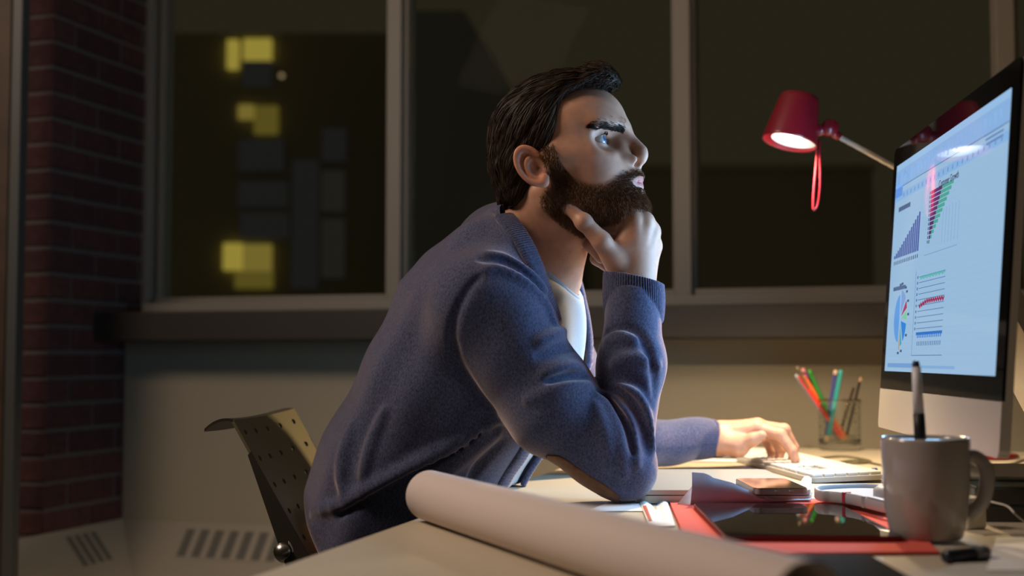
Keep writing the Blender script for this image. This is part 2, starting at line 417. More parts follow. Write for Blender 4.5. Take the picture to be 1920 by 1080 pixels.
xa, xb, _, _, za, zb = bx_px(1110, 1636, 318, 640, 9, 14)
MB().box(xa, xb, 9, 14, -6, zb).build('facade', mat('reflection_black', (0.30, 0.28, 0.23), 0.95), b2, local=False)
MB().box(xa - 0.02, xb + 0.02, 8.97, 9.3, zb, zb + 0.04).build('block_top_edge', m_bld, b2, local=False)
b3 = thing('tall_building', 'tall dark building beside the low one, seen through the middle window', 'building', (P(880, 560, 10)[0], 10, -6))
xa, xb, _, _, za, zb = bx_px(756, 1000, 20, 640, 10, 13)
MB().add([(xa, 10, -6), (xb, 10, -6), (xb, 13, -6), (xa, 13, -6), (xa, 10, zb), (xb - 0.55, 10, zb), (xb - 0.55, 13, zb), (xa, 13, zb), (xb, 10, zb - 0.9), (xb, 13, zb - 0.9)],
         [(0, 1, 8, 5, 4), (3, 7, 6, 9, 2), (4, 5, 6, 7), (5, 8, 9, 6), (1, 2, 9, 8), (0, 4, 7, 3), (0, 3, 2, 1)]).build('facade', mat('night_facade_grey', (0.40, 0.43, 0.50), 0.95), b3, local=False)
# ================================================================== the man at the desk
f32 = np.float32
# --- head frame: x forward, y to his left (away from the camera), z up
HO = P(1062, 312, 1.83); _hy, _hp = math.radians(18), math.radians(13)
HR = np.array([[math.cos(_hy), math.sin(_hy), 0], [-math.sin(_hy), math.cos(_hy), 0], [0, 0, 1]]) @ np.array([[math.cos(_hp), 0, -math.sin(_hp)], [0, 1, 0], [math.sin(_hp), 0, math.cos(_hp)]])
toL = lambda p: ((p - HO.astype(f32)) @ HR.astype(f32))
toW = lambda q: np.asarray(q) @ HR.T + HO
EYE = np.array([0.0595, 0.0315, 0.0150]); EYR = 0.0125
def lerp(x, xs, ys): return np.interp(x, xs, ys).astype(f32)
def mir(q): return np.stack([q[:, 0], np.abs(q[:, 1]), q[:, 2]], -1)
def ear_sdf(q):
    q = q - np.array([.004, 0, 0], f32)
    m = mir(q); x, y, z = m[:, 0], m[:, 1], m[:, 2]
    yy = y - (0.0735 - 0.42 * (x + 0.012) + 0.0)                       # flares outward going back
    c, s = math.cos(0.30), math.sin(0.30); u = (x + 0.0315) * c + (z + 0.006) * s; v = -(x + 0.0315) * s + (z + 0.006) * c
    def er(cu, cv, ru, rv): return (np.sqrt(((u - cu) / ru) ** 2 + ((v - cv) / rv) ** 2) - 1) * min(ru, rv)
    lobe = np.where(v < -0.008, 0.0, 1.0)
    e1 = er(0, 0.002, 0.0165, 0.0270)
    gap = np.clip((u - 0.008) / 0.006, 0, 1) * np.clip((v + 0.022) / 0.006, 0, 1) * np.clip((0.013 - v) / 0.006, 0, 1)   # ring is open towards the face
    helix = np.sqrt(e1 ** 2 + (yy - 0.0035) ** 2) - 0.0034 + gap * 0.006
    disc = smax(e1, np.abs(yy + 0.001) - 0.0022, 0.002)
    e2 = er(0.0025, -0.003, 0.0095, 0.0150)
    anti = np.sqrt(e2 ** 2 + (yy - 0.0022) ** 2) - 0.0027 + np.clip((u - 0.004) / 0.006, 0, 1) * 0.006
    bowl = np.sqrt(((u - 0.004) / 0.0085) ** 2 + ((v + 0.004) / 0.012) ** 2 + ((yy - 0.0045) / 0.006) ** 2) - 1
    d = smin(smin(disc, helix, 0.003), anti, 0.0025)
    d = smax(d, -bowl * 0.006, 0.003)
    d = smin(d, sph(m, (-0.0215, 0.0775, -0.0305), 0.0062), 0.005)     # lobe
    d = smin(d, ell(m, (-0.0135, 0.0745, -0.010), (0.0045, 0.0042, 0.0062)), 0.003)    # tragus
    d = smin(d, ell(m, (-0.0215, 0.0775, -0.0215), (0.0035, 0.0035, 0.0035)), 0.003)   # antitragus
    return d.astype(f32)
def head_sdf(q):
    m = mir(q); x, y, z = m[:, 0], m[:, 1], m[:, 2]
    d = ell(m, (-0.011, 0, 0.040), (0.084, 0.0735, 0.083))
    d = smin(d, ell(m, (0.036, 0, 0.048), (0.064, 0.061, 0.058)), 0.03)
    d = smin(d, ell(m, (0.034, 0, -0.030), (0.054, 0.052, 0.066)), 0.03)
    d = smin(d, rcone(m, (-0.020, 0.047, -0.048), (0.066, 0.016, -0.083), 0.019, 0.017), 0.025)
    d = smin(d, rcone(m, (0.048, 0.047, -0.006), (0.005, 0.064, 0.004), 0.017, 0.012), 0.03)  # cheekbone
    d = smin(d, ell(m, (0.046, 0.034, -0.028), (0.034, 0.024, 0.030)), 0.02)
    d = smin(d, ell(m, (0.070, 0, -0.050), (0.030, 0.034, 0.036)), 0.02)                      # muzzle
    d = smin(d, sph(m, (0.074, 0, -0.084), 0.0195), 0.02)                                   # chin
    d = smin(d, rcone(m, (0.0915, 0.008, 0.0290), (0.065, 0.046, 0.0370), 0.0095, 0.0085), 0.018)  # brow ridge
    d = smax(d, -ell(m, (0.0900, 0.029, 0.0125), (0.0215, 0.0185, 0.0125)), 0.012)            # eye socket
    d = smax(d, -ell(m, (0.0840, 0.050, 0.0115), (0.0240, 0.0150, 0.0150)), 0.014)
    d = smin(d, sph(m, EYE + [0.0, 0, 0], 0.0139), 0.0035)                                    # lids
    d = smin(d, rcone(m, (0.0715, 0.018, 0.0255), (0.0600, 0.045, 0.0262), 0.0042, 0.0046), 0.005)  # fold above the lid
    yl = (y - EYE[1] + 0.0005); zl = z - EYE[2] + 0.0002 - 0.10 * yl
    op = (np.sqrt((yl / 0.0160) ** 2 + (zl / 0.0062) ** 2) - 1) * 0.0050
    op = np.maximum(op, 0.056 - x)
    d = smax(d, -op, 0.0012)
    # nose
    d = smin(d, rcone(m, (0.0960, 0, 0.0185), (0.1105, 0, -0.0075), 0.0080, 0.0086), 0.012)
    d = smin(d, rcone(m, (0.082, 0.009, 0.008), (0.0900, 0.0125, -0.0165), 0.0075, 0.0085), 0.012)
    d = smin(d, sph(m, (0.1090, 0, -0.0150), 0.0098), 0.006)
    d = smin(d, ell(m, (0.0950, 0.0138, -0.0205), (0.0098, 0.0060, 0.0082)), 0.0035)
    d = smin(d, rcone(m, (0.1080, 0, -0.0220), (0.0980, 0, -0.0300), 0.0050, 0.0055), 0.005)
    d = smax(d, -ell(m, (0.1020, 0.0098, -0.0268), (0.0068, 0.0052, 0.0046)), 0.002)
    # lips
    d = smin(d, ell(m, (0.088, 0, -0.041), (0.0150, 0.018, 0.0110)), 0.010)
    d = smin(d, chain(m, [(0.0985, 0.0, -0.0475), (0.0965, 0.008, -0.0468), (0.0830, 0.0240, -0.0505)], [0.0052, 0.0052, 0.0028], 0.003), 0.0035)
    d = smin(d, chain(m, [(0.0965, 0.0, -0.0572), (0.0930, 0.009, -0.0570), (0.0830, 0.0225, -0.0515)], [0.0060, 0.0055, 0.0026], 0.003), 0.0035)
    d = smax(d, -chain(m, [(0.1060, 0.0, -0.0520), (0.1010, 0.009, -0.0520), (0.0840, 0.0260, -0.0508)], [0.0015, 0.0015, 0.0012], 0.001), 0.0015)
    return d.astype(f32)
# --- body landmarks (world), measured on the photograph at their own depths
YB = math.radians(15)
BF = np.array([math.cos(YB), -math.sin(YB), 0]); BL = np.array([math.sin(YB), math.cos(YB), 0])
BC = P(925, 600, 1.915)                                               # point of the plane of symmetry of the trunk
def sg(px, py): return PP(px, py, BC, BL)                             # image point on that plane
def B_(p): return np.stack([(p - BC.astype(f32)) @ BF.astype(f32), (p - BC.astype(f32)) @ BL.astype(f32), p[:, 2]], -1)
spine = [sg(755, 1125), sg(738, 1010), sg(785, 885), sg(862, 740), sg(930, 605), sg(972, 515)]
srad = [0.128, 0.135, 0.142, 0.142, 0.143, 0.100]
spB = [np.array([(s - BC) @ BF, 0, s[2]]) for s in spine]
SN = P(912, 570, 1.765); SF = spine[4] + BL * 0.165 + np.array([0.02, 0, 0.01])
ELB = P(1164, 880, 1.742); ELB[2] = max(ELB[2], DZ + 0.052); WRI = P(1187, 535, 1.800)
NB = sg(985, 490)                                                     # neck base
ELF = P(1120, 838, 2.19); WRF = P(1332, 822, 2.275)
LATK = 0.78
def trunk(p, off=0.0):
    q = B_(p); q = np.stack([q[:, 0], q[:, 1] * LATK, q[:, 2]], -1)
    d = None
    for i in range(len(spB) - 1):
        e = rcone(q, spB[i], spB[i + 1], srad[i] + off, srad[i + 1] + off); d = e if d is None else smin(d, e, 0.03)
    return d
def arm_near(p, off=0.0):
    mid = SN * .48 + ELB * .52 + np.array([-0.006, 0, -0.026])
    d = rcone(p, SN, mid, 0.077 + off, 0.0655 + off)
    d = smin(d, rcone(p, mid, ELB, 0.0655 + off, 0.049 + off), 0.02)
    fm = ELB * .45 + WRI * .55 + np.array([0.004, 0, 0])
    d = smin(d, smin(rcone(p, ELB, fm, 0.046 + off, 0.0430 + off), rcone(p, fm, WRI, 0.0430 + off, 0.0390 + off), 0.02), 0.007)
    return d
def arm_far(p, off=0.0):
    d = rcone(p, SF, ELF, 0.074 + off, 0.052 + off)
    return smin(d, rcone(p, ELF, WRF, 0.050 + off, 0.034 + off), 0.03)
def shoulders(p, off=0.0):
    a = sg(957, 463)
    d = chain(p, [a, a * .4 + SN * .6 + np.array([0, 0, .020]), SN], [0.052 + off, 0.060 + off, 0.074 + off], 0.03)
    d2 = chain(p, [a, a * .4 + SF * .6 + np.array([0, 0, .012]), SF], [0.052 + off, 0.060 + off, 0.072 + off], 0.03)
    return smin(d, d2, 0.02)
# --- hands
RH = dict(wr=P(1186, 520, 1.800), idx=[P(1186, 416, 1.786), P(1126, 430, 1.812), P(1107, 458, 1.812), P(1128, 482, 1.815)],
          mid=[P(1207, 419, 1.792), P(1146, 444, 1.835), P(1120, 484, 1.832), P(1144, 502, 1.830)],
          rng=[P(1219, 437, 1.803), P(1166, 462, 1.862), P(1145, 498, 1.868), P(1166, 508, 1.85)],
          pky=[P(1223, 463, 1.817), P(1182, 484, 1.862), P(1165, 508, 1.866), P(1182, 514, 1.848)],
          thb=[P(1160, 498, 1.786), P(1128, 452, 1.768), P(1094, 416, 1.765), P(1070, 393, 1.772)])
def hand_near(p):
    d = rcone(p, WRI, RH['wr'] + np.array([0, 0, .01]), 0.031, 0.030)
    for k, r0 in (('idx', .0165), ('mid', .0160), ('rng', .0155), ('pky', .0145)):
        d = smin(d, rcone(p, RH['wr'], RH[k][0], 0.026, r0), 0.012)
    d = smin(d, chain(p, [RH['idx'][0] * .7 + RH['wr'] * .3, RH['thb'][1] * .6 + RH['wr'] * .4], [.016, .015], .01), .015)
    for k, r in (('idx', (.0125, .0112, .0102, .0092)), ('mid', (.0125, .0112, .0102, .0092)), ('rng', (.0118, .0108, .0098, .0088)), ('pky', (.0105, .0096, .0088, .0080))):
        f = chain(p, RH[k], r, 0.004)
        f = smin(f, sph(p, RH[k][0] + np.array([0.001, -0.004, .003]), r[0] * 1.08), 0.003); d = smin(d, f, 0.0035)
    for k, o in (('idx', .0), ('mid', .001), ('rng', .001), ('pky', 0)):   # tendons on the back of the hand
        a = RH['wr'] + np.array([0.004, -.0205 + o, .012]); b = RH[k][0] + np.array([0.003, -.0105, -.004]); d = smin(d, rcone(p, a, b, .0035, .0042), .010)
    t = chain(p, RH['thb'], (.0185, .0130, .0108, .0084), 0.006)
    t = smin(t, sph(p, RH['thb'][2], .0114), .005)
    return smin(d, t, 0.007)
LH = dict(wr=P(1336, 822, 2.275), idx=[P(1418, 803, 2.255), P(1462, 815, 2.235), P(1485, 845, 2.225), P(1491, 862, 2.222)],
          mid=[P(1420, 799, 2.280), P(1470, 806, 2.280), P(1488, 838, 2.285), P(1486, 860, 2.29)],
          rng=[P(1413, 802, 2.302), P(1448, 816, 2.320), P(1464, 845, 2.325), P(1461, 858, 2.325)],
          pky=[P(1405, 810, 2.322), P(1436, 826, 2.345), P(1446, 846, 2.35), P(1446, 855, 2.35)],
          thb=[P(1352, 832, 2.262), P(1385, 835, 2.240), P(1412, 824, 2.225), P(1428, 817, 2.220)])
def hand_far(p):
    d = rcone(p, WRF - np.array([.03, 0, 0]), LH['wr'] + np.array([.008, 0, 0]), 0.027, 0.0265)
    for k, r0 in (('idx', .0150), ('mid', .0150), ('rng', .0145), ('pky', .0135)):
        d = smin(d, rcone(p, LH['wr'], LH[k][0], 0.0225, r0), 0.014)
    for k, r in (('idx', (.0118, .0105, .0090, .0080)), ('mid', (.0118, .0105, .0090, .0080)), ('rng', (.0112, .0098, .0088, .0078)), ('pky', (.0100, .0088, .0080, .0072))):
        d = smin(d, smin(chain(p, LH[k], r, 0.003), sph(p, LH[k][1], r[1] * 1.06), .003), 0.005)
    t = chain(p, LH['thb'], (.0205, .0160, .0112, .0090), 0.006)
    return smin(d, smin(t, rcone(p, LH['wr'], LH['thb'][1] + np.array([0, 0, -.006]), .022, .014), .01), 0.010)
HIPN = spine[0] - BL * 0.085; HIPF = spine[0] + BL * 0.085
KNN = HIPN + BF * 0.42 - BL * 0.05 + np.array([0, 0, -0.03]); KNF = HIPF + BF * 0.42 + BL * 0.05 + np.array([0, 0, -0.03])
ANN = np.array([*(KNN + BF * 0.02)[:2], 0.10]); ANF = np.array([*(KNF - BF * 0.06)[:2], 0.10])
for k in (KNN, KNF): k[2] = min(k[2], 0.53)
def legs(p, off=0.0):
    d = chain(p, [HIPN, KNN, ANN], [0.090 + off, 0.062 + off, 0.045 + off], 0.03)
    return smin(d, chain(p, [HIPF, KNF, ANF], [0.090 + off, 0.062 + off, 0.045 + off], 0.03), 0.03)
NK0 = toW((-0.048, 0, -0.050))
def neck(p):
    d = rcone(p, NK0, NB, 0.0545, 0.064)
    q = toL(p); m = mir(q)
    d = smin(d, rcone(p, toW((-0.02, 0, -0.085)), sg(1052, 520), 0.038, 0.030), 0.03)                      # throat
    for s in (-1, 1):
        d = smin(d, rcone(p, toW((-0.035, s * 0.052, -0.035)), sg(1050, 530) + BL * s * 0.018, 0.0135, 0.010), 0.012)  # neck muscles
    return d
def body_sdf(p):
    d = trunk(p, -0.028)
    d = part(d, p, (SN + SF) / 2, 0.42, lambda x: shoulders(x, -0.022), lambda a, b: smin(a, b, .03))
    d = part(d, p, (SN + ELB) / 2, 0.40, lambda x: arm_near(x, -0.016), lambda a, b: smin(a, b, .02))
    d = part(d, p, ELF, 0.45, lambda x: arm_far(x, -0.014), lambda a, b: smin(a, b, .02))
    d = part(d, p, (HIPN + ANF) / 2, 0.75, lambda x: legs(x, -0.02), lambda a, b: smin(a, b, .03))
    d = part(d, p, NB, 0.26, neck, lambda a, b: smin(a, b, .03))
    d = part(d, p, HO, 0.24, lambda x: head_sdf(toL(x)), lambda a, b: smin(a, b, .016))
    d = part(d, p, HO, 0.20, lambda x: ear_sdf(toL(x)), lambda a, b: smin(a, b, .004))
    d = part(d, p, RH['wr'] + [0, 0, .04], 0.20, hand_near, lambda a, b: smin(a, b, .004))
    d = part(d, p, LH['idx'][0], 0.24, hand_far, lambda a, b: smin(a, b, .004))
    return d.astype(f32)
V, Fq = mesh_sdf('person', body_sdf, (-0.65, 1.45, 0.02), (0.75, 2.62, 1.42), BODY_H, 3, 1.8)
me = mesh_np('person', V, Fq)
# skin tint per vertex: lips, ears and knuckles pinker, stubble shade under the beard, short hair under the hair
VL = toL(V.astype(f32)); AY = np.abs(VL[:, 1]); hx, hz = VL[:, 0], VL[:, 2]
def sstep(x, a, b): t = np.clip((x - a) / (b - a), 0, 1); return t * t * (3 - 2 * t)
near_head = (VL ** 2).sum(1) < 0.2 ** 2
def beard_mask(q):
    x, y, z = q[:, 0], np.abs(q[:, 1]), q[:, 2]
    zu = lerp(x, [-.04, -.026, -.013, -.010, .008, .012, .022, .040, .060, .072, .084, .098, .125], [-.046, -.040, -.030, .024, .022, -.010, -.033, -.043, -.048, -.044, -.035, -.0315, -.0315])
    zl = lerp(x, [-.045, -.032, -.016, .000, .012, .05, .12], [-.052, -.066, -.090, -.108, -.116, -.120, -.12])
    w = sstep(zu - z, -0.003, 0.011) * sstep(z - zl, -0.006, 0.012) * sstep(x, -.036, -.026)
    lips = (np.sqrt(np.maximum(0, (y / 0.0265)) ** 2 + ((z + 0.0522) / 0.0086) ** 2) < 1) & (x > .070)
    soul = (np.sqrt(((y - .0) / 0.010) ** 2 + ((z + 0.064) / 0.006) ** 2) < 1) & (x > .085)
    nose = (np.sqrt(((x - .105) / .018) ** 2 + (y / .021) ** 2 + ((z + .018) / .0150) ** 2) < 1)
    return np.where(lips | nose, 0, np.where(soul, .35, 1)) * w
i_ = np.nonzero(near_head)[0]; bm_ = np.zeros(len(V)); bm_[i_] = beard_mask(VL[i_]) * (np.abs(head_sdf(VL[i_])) < .006) * sstep(hand_near(V[i_].astype(f32)), .002, .006)
bm_n = np.zeros(len(V)); bm_n[i_] = beard_mask(VL[i_]) * (neck(V[i_].astype(f32)) < .004) * sstep(hand_near(V[i_].astype(f32)), .002, .006); bm_ = np.maximum(bm_, bm_n * .8)
lip = near_head & (hx > .078) & (np.sqrt((AY / .0245) ** 2 + ((hz + .0522) / .0088) ** 2) < 1)
lipw = np.where(lip, 1 - (np.sqrt((AY / .0245) ** 2 + ((hz + .0522) / .0088) ** 2)) ** 6, 0)
skin = np.array([0.56, 0.305, 0.205]); C = np.tile(skin, (len(V), 1))
mixc = lambda C, w, c: C * (1 - w[:, None]) + np.asarray(c) * w[:, None]
C = mixc(C, bm_ * 0.75, (0.10, 0.055, 0.033)); _rg = near_head & (hx > .068) & (np.sqrt((AY / .032) ** 2 + ((hz + .0525) / .0140) ** 2) < 1); C = mixc(C, np.where(_rg, np.maximum(0, .78 - bm_ * .75), 0), (0.11, 0.06, 0.036)); C = mixc(C, np.where(lip, 1.0, 0), skin)
C = mixc(C, lipw * 0.85, (0.42, 0.115, 0.115))
earw = near_head * sstep(AY, .073, .082) * (hx < -.01); C = mixc(C, earw * .7, (0.62, 0.25, 0.15))  # pinker ears, with the orange of light shining through put in
cheek = near_head * np.exp(-(((hx - .055) / .02) ** 2 + ((hz + .012) / .018) ** 2)); C = mixc(C, cheek * .35, (0.52, 0.25, 0.19))
hair_w = near_head * (head_sdf(VL) < .0035) * sstep(hz - lerp(hx, [-.12, -.09, -.045, -.012, 0, .015, .03, .05, .085, .12], [-.05, -.05, -.030, .03, .02, .050, .084, .098, .096, .1]), 0, .006)
C = mixc(C, hair_w * .9, (0.03, 0.019, 0.013))
ca = me.color_attributes.new('tint', 'FLOAT_COLOR', 'POINT'); ca.data.foreach_set('color', np.concatenate([C, np.ones((len(C), 1))], 1).astype(f32).ravel())
m_skin = mat('skin', skin, 0.48, spec=0.4, attr='tint', noise=(70, .10), sss=0.25, bump=(900, 0.12, 0.0006))
person = obj('person', me, m_skin)
tag(person, 'bearded man in blue cardigan seated at desk, chin on his fist, looking at the monitor', 'person')
print('body', len(V), round(time.time() - T0, 1))
# --- eyes
m_scl = mat('sclera', (0.52, 0.50, 0.49), 0.15, coat=0.6); m_iris = mat('iris_blue', (0.05, 0.13, 0.27), 0.25, coat=1.0, noise=(900, .3)); m_pup = mat('pupil', (0.003, 0.003, 0.003), 0.1, coat=1.0)
def cap_mesh(r0, r1, R, n=24, rings=4):
    v = []; f = []
    for i in range(rings + 1):
        rr = r0 + (r1 - r0) * i / rings
        for k in range(n): a = 2 * math.pi * k / n; v.append((math.sqrt(R * R - rr * rr), rr * math.cos(a), rr * math.sin(a)))
    for i in range(rings):
        for k in range(n): f.append((i * n + k, i * n + (k + 1) % n, (i + 1) * n + (k + 1) % n, (i + 1) * n + k))
    if r0 < 1e-5: pass
    return v, f
for s in (-1, 1):
    c = EYE * [1, s, 1]; g = np.array([0.985, -0.10, 0.02]); g /= np.linalg.norm(g)
    gw = HR @ g; X = gw; Yv = np.cross(HR[:, 2], X); Yv /= np.linalg.norm(Yv); Zv = np.cross(X, Yv)
    Me = frame_m(toW(c), X, Yv, Zv)
    bm = bmesh.new(); bmesh.ops.create_uvsphere(bm, u_segments=32, v_segments=20, radius=EYR); me_ = bpy.data.meshes.new('eye'); bm.to_mesh(me_); bm.free(); me_.transform(Me)
    e = obj('eye', me_, m_scl, person, True)
    for nm, r0, r1, R, mm in (('iris', 0.0022, 0.0060, EYR + .00025, m_iris), ('pupil', 0.0, 0.0025, EYR + .0003, m_pup)):
        v, f = cap_mesh(r0, r1, R); MB().add([Me @ Vector(a) for a in v], f).build(nm, mm, e, True)
# thumb nail of the raised hand
tt_ = RH['thb'][3]; tdir = RH['thb'][3] - RH['thb'][2]; tdir /= np.linalg.norm(tdir); nn_ = np.array([-.25, -.80, .55]); nn_ -= tdir * (nn_ @ tdir); nn_ /= np.linalg.norm(nn_); bb_ = np.cross(nn_, tdir)
nl_ = MB(); nv = []; nf = []
for i in range(7):
    for j in range(7):
        a, b = i / 6 * 2 - 1, j / 6 * 2 - 1; r_ = math.sqrt(max(1e-6, 1 - .5 * b * b)); r2 = math.sqrt(max(1e-6, 1 - .5 * a * a))
        nv.append(tt_ + tdir * (.0028 + a * .0052 * r_) + bb_ * (b * .0052 * r2) + nn_ * (.0086 - .0026 * b * b - .0016 * max(0, a) ** 2))
for i in range(6):
    for j in range(6): nf.append((i * 7 + j, i * 7 + j + 1, (i + 1) * 7 + j + 1, (i + 1) * 7 + j))
nl_.add(nv, nf).build('thumb_nail', mat('nail', (0.60, 0.36, 0.30), .3, coat=.3), person, True)
# --- strand geometry
def strands(name, paths, width, m, parent):
    """paths (n,k,3): tapering flat strands as one mesh"""
    n, k, _ = paths.shape
    t = np.gradient(paths, axis=1); t /= np.linalg.norm(t, axis=2, keepdims=True) + 1e-9
    r = rng.normal(size=(n, 1, 3)); s = np.cross(t, r); s /= np.linalg.norm(s, axis=2, keepdims=True) + 1e-9
    w = (np.asarray(width).reshape(-1, 1, 1) * np.array([1.0] * (k - 1) + [0.25])[None, :, None]) / 2
    V = np.stack([paths - s * w, paths + s * w], 2).reshape(-1, 3)
    i = (np.arange(n) * k * 2)[:, None] + (np.arange(k - 1) * 2)[None, :]
    F = np.stack([i, i + 1, i + 3, i + 2], -1).reshape(-1, 4)
    return obj(name, mesh_np(name, V, F), m, parent)
# --- hair
def hair_sdf(q):
    m = mir(q); x, y, z = m[:, 0], m[:, 1], m[:, 2]
    d = ell(m, (-0.013, 0, 0.046), (0.0915, 0.0810, 0.0885))
    d = smin(d, ell(m, (0.034, 0, 0.095), (0.060, 0.056, 0.034)), 0.03)
    d = smin(d, rcone(m, (0.079, 0.0, 0.103), (0.082, 0.034, 0.095), 0.022, 0.017), 0.02)
    d = smin(d, rcone(m, (-0.074, 0.022, 0.010), (-0.084, 0.022, -0.026), 0.028, 0.020), 0.03)
    d = smin(d, rcone(m, (-0.055, 0.055, 0.010), (-0.070, 0.048, -0.030), 0.020, 0.012), 0.02)
    d = d + 0.0007 * np.sin(z * 340 - x * 260 + 5 * np.sin(q[:, 1] * 60)) + 0.0006 * np.sin(z * 190 - x * 150 + 2)
    # hairline
    xh = lerp(z, [-.05, -.012, .0, .02, .037, .060, .077, .086, .093, .100, .110], [-.010, -.010, -.004, -.001, .012, .020, .026, .036, .052, .074, .120])
    xh = xh + sstep(.045 - y, 0.0, .03) * sstep(z, .078, .092) * .04
    d = smax(d, x - xh, 0.004)
    zb = lerp(x, [-.13, -.095, -.075, -.045, -.030, -.012, .02], [-.046, -.050, -.046, -.030, -.020, -.006, -.004])
    d = smax(d, zb - z, 0.004)
    d = smax(d, -ell(m, (-0.023, 0.082, -0.010), (0.0235, 0.030, 0.032)), 0.004)
    return d.astype(f32)
hw = lambda p: hair_sdf(toL(p))
V2, F2 = mesh_sdf('hair', hw, HO - 0.2, HO + 0.2, 0.0018)
m_hair = mat('dark_brown_hair', (0.024, 0.015, 0.010), 0.6, spec=0.25, noise=(400, .4))
m_strand = mat('hair_strand', (0.050, 0.031, 0.020), 0.5, spec=0.35)
me2 = mesh_np('hair', V2, F2); me2.materials.append(m_hair)
hair = obj('hair', me2, None, person)
L2 = toL(V2.astype(f32)); N2 = grad(hair_sdf, L2)
skin_d = head_sdf(L2); okr = (skin_d > 0.001) & (L2[:, 2] > -.05)
idx = rng.choice(np.nonzero(okr)[0], 24000)
p = L2[idx] + rng.normal(scale=.0008, size=(len(idx), 3)).astype(f32); lift = rng.uniform(-.0016, .0014, len(idx)).astype(f32)
pts = []
for k in range(7):
    g = grad(hair_sdf, p); d_ = np.clip(hair_sdf(p), -.01, .01)
    p = p - g * (d_ - lift - 0.0003 * k)[:, None] * .8
    pts.append(p.copy())
    wt = sstep(p[:, 2], .075, .112); wb = sstep(-p[:, 0], .055, .1) * (1 - wt); ws = np.clip(1 - wt - wb, 0, 1)
    sy = np.sign(p[:, 1]); f = wt[:, None] * np.stack([-np.ones(len(p)), .25 * sy, 0 * sy], 1) + ws[:, None] * np.stack([-.62 + 0 * sy, 0 * sy, -.78 + 0 * sy], 1) + wb[:, None] * np.array([-.12, 0, -1.])
    f = f + rng.normal(scale=.055, size=f.shape); f = f - g * (f * g).sum(1, keepdims=True); f /= np.linalg.norm(f, axis=1, keepdims=True) + 1e-9
    p = (p + f * 0.0068).astype(f32)
paths = np.stack(pts, 1)
st = strands('hair_strand', toW(paths.reshape(-1, 3)).reshape(paths.shape), rng.uniform(.00025, .0006, len(paths)), m_strand, hair); st['kind'] = 'stuff'
# front quiff wisps
idx = rng.choice(np.nonzero((L2[:, 0] > .078) & (L2[:, 2] > .093))[0], 1300); p = L2[idx]; g = N2[idx]; pts = []
for k in range(6):
    pts.append(p.copy()); f = g * (0.42 - .14 * k) + np.array([-.25 - .30 * k, 0, .40 - .05 * k]) + rng.normal(scale=.07, size=p.shape); f /= np.linalg.norm(f, axis=1, keepdims=True); p = (p + f * .0042).astype(f32)
paths = np.stack(pts, 1); st = strands('hair_strand', toW(paths.reshape(-1, 3)).reshape(paths.shape), rng.uniform(.0003, .0006, len(paths)), m_strand, hair); st['kind'] = 'stuff'
# --- beard
m_beard = mat('beard_hair', (0.20, 0.098, 0.047), 0.55, spec=0.5)
cand = np.nonzero(bm_ > .12)[0]
idx = rng.choice(cand, 32000); keep = rng.random(len(idx)) < bm_[idx] ** 1.25; idx = idx[keep]
p = VL[idx].astype(f32); GN = grad(lambda q: head_sdf(q), p)
front = sstep(p[:, 0], .03, .09); L_ = .0052 + .0055 * front * sstep(-.045 - p[:, 2], -.02, .03) + .002 * rng.random(len(p)); L_ = L_ * (.45 + .55 * sstep(bm_[idx], .2, .9)) * (.45 + .55 * sstep(np.sqrt((p[:, 1] / .03) ** 2 + ((p[:, 2] + .0522) / .012) ** 2), 1.0, 2.5))
mou = (p[:, 2] > -.047) & (p[:, 0] > .07)
dirn = GN * .62 + np.array([.12, 0, -.75]) * np.where(mou, .6, 1)[:, None] + np.stack([0 * L_, np.where(mou, np.sign(p[:, 1]) * .7, 0), 0 * L_], 1)
dirn = dirn + rng.normal(scale=.28, size=dirn.shape); dirn /= np.linalg.norm(dirn, axis=1, keepdims=True)
q1 = p - GN * .001; q2 = p + dirn * (L_ * .5)[:, None] + GN * (L_ * .16)[:, None]; q3 = p + dirn * L_[:, None] + np.array([0, 0, -.1]) * L_[:, None]
paths = np.stack([q1, q2, q3], 1)
bd_ = strands('beard', toW(paths.reshape(-1, 3)).reshape(paths.shape), rng.uniform(.00035, .00065, len(paths)), m_beard, person); bd_['kind'] = 'stuff'; bd_['label'] = 'full brown beard and moustache'
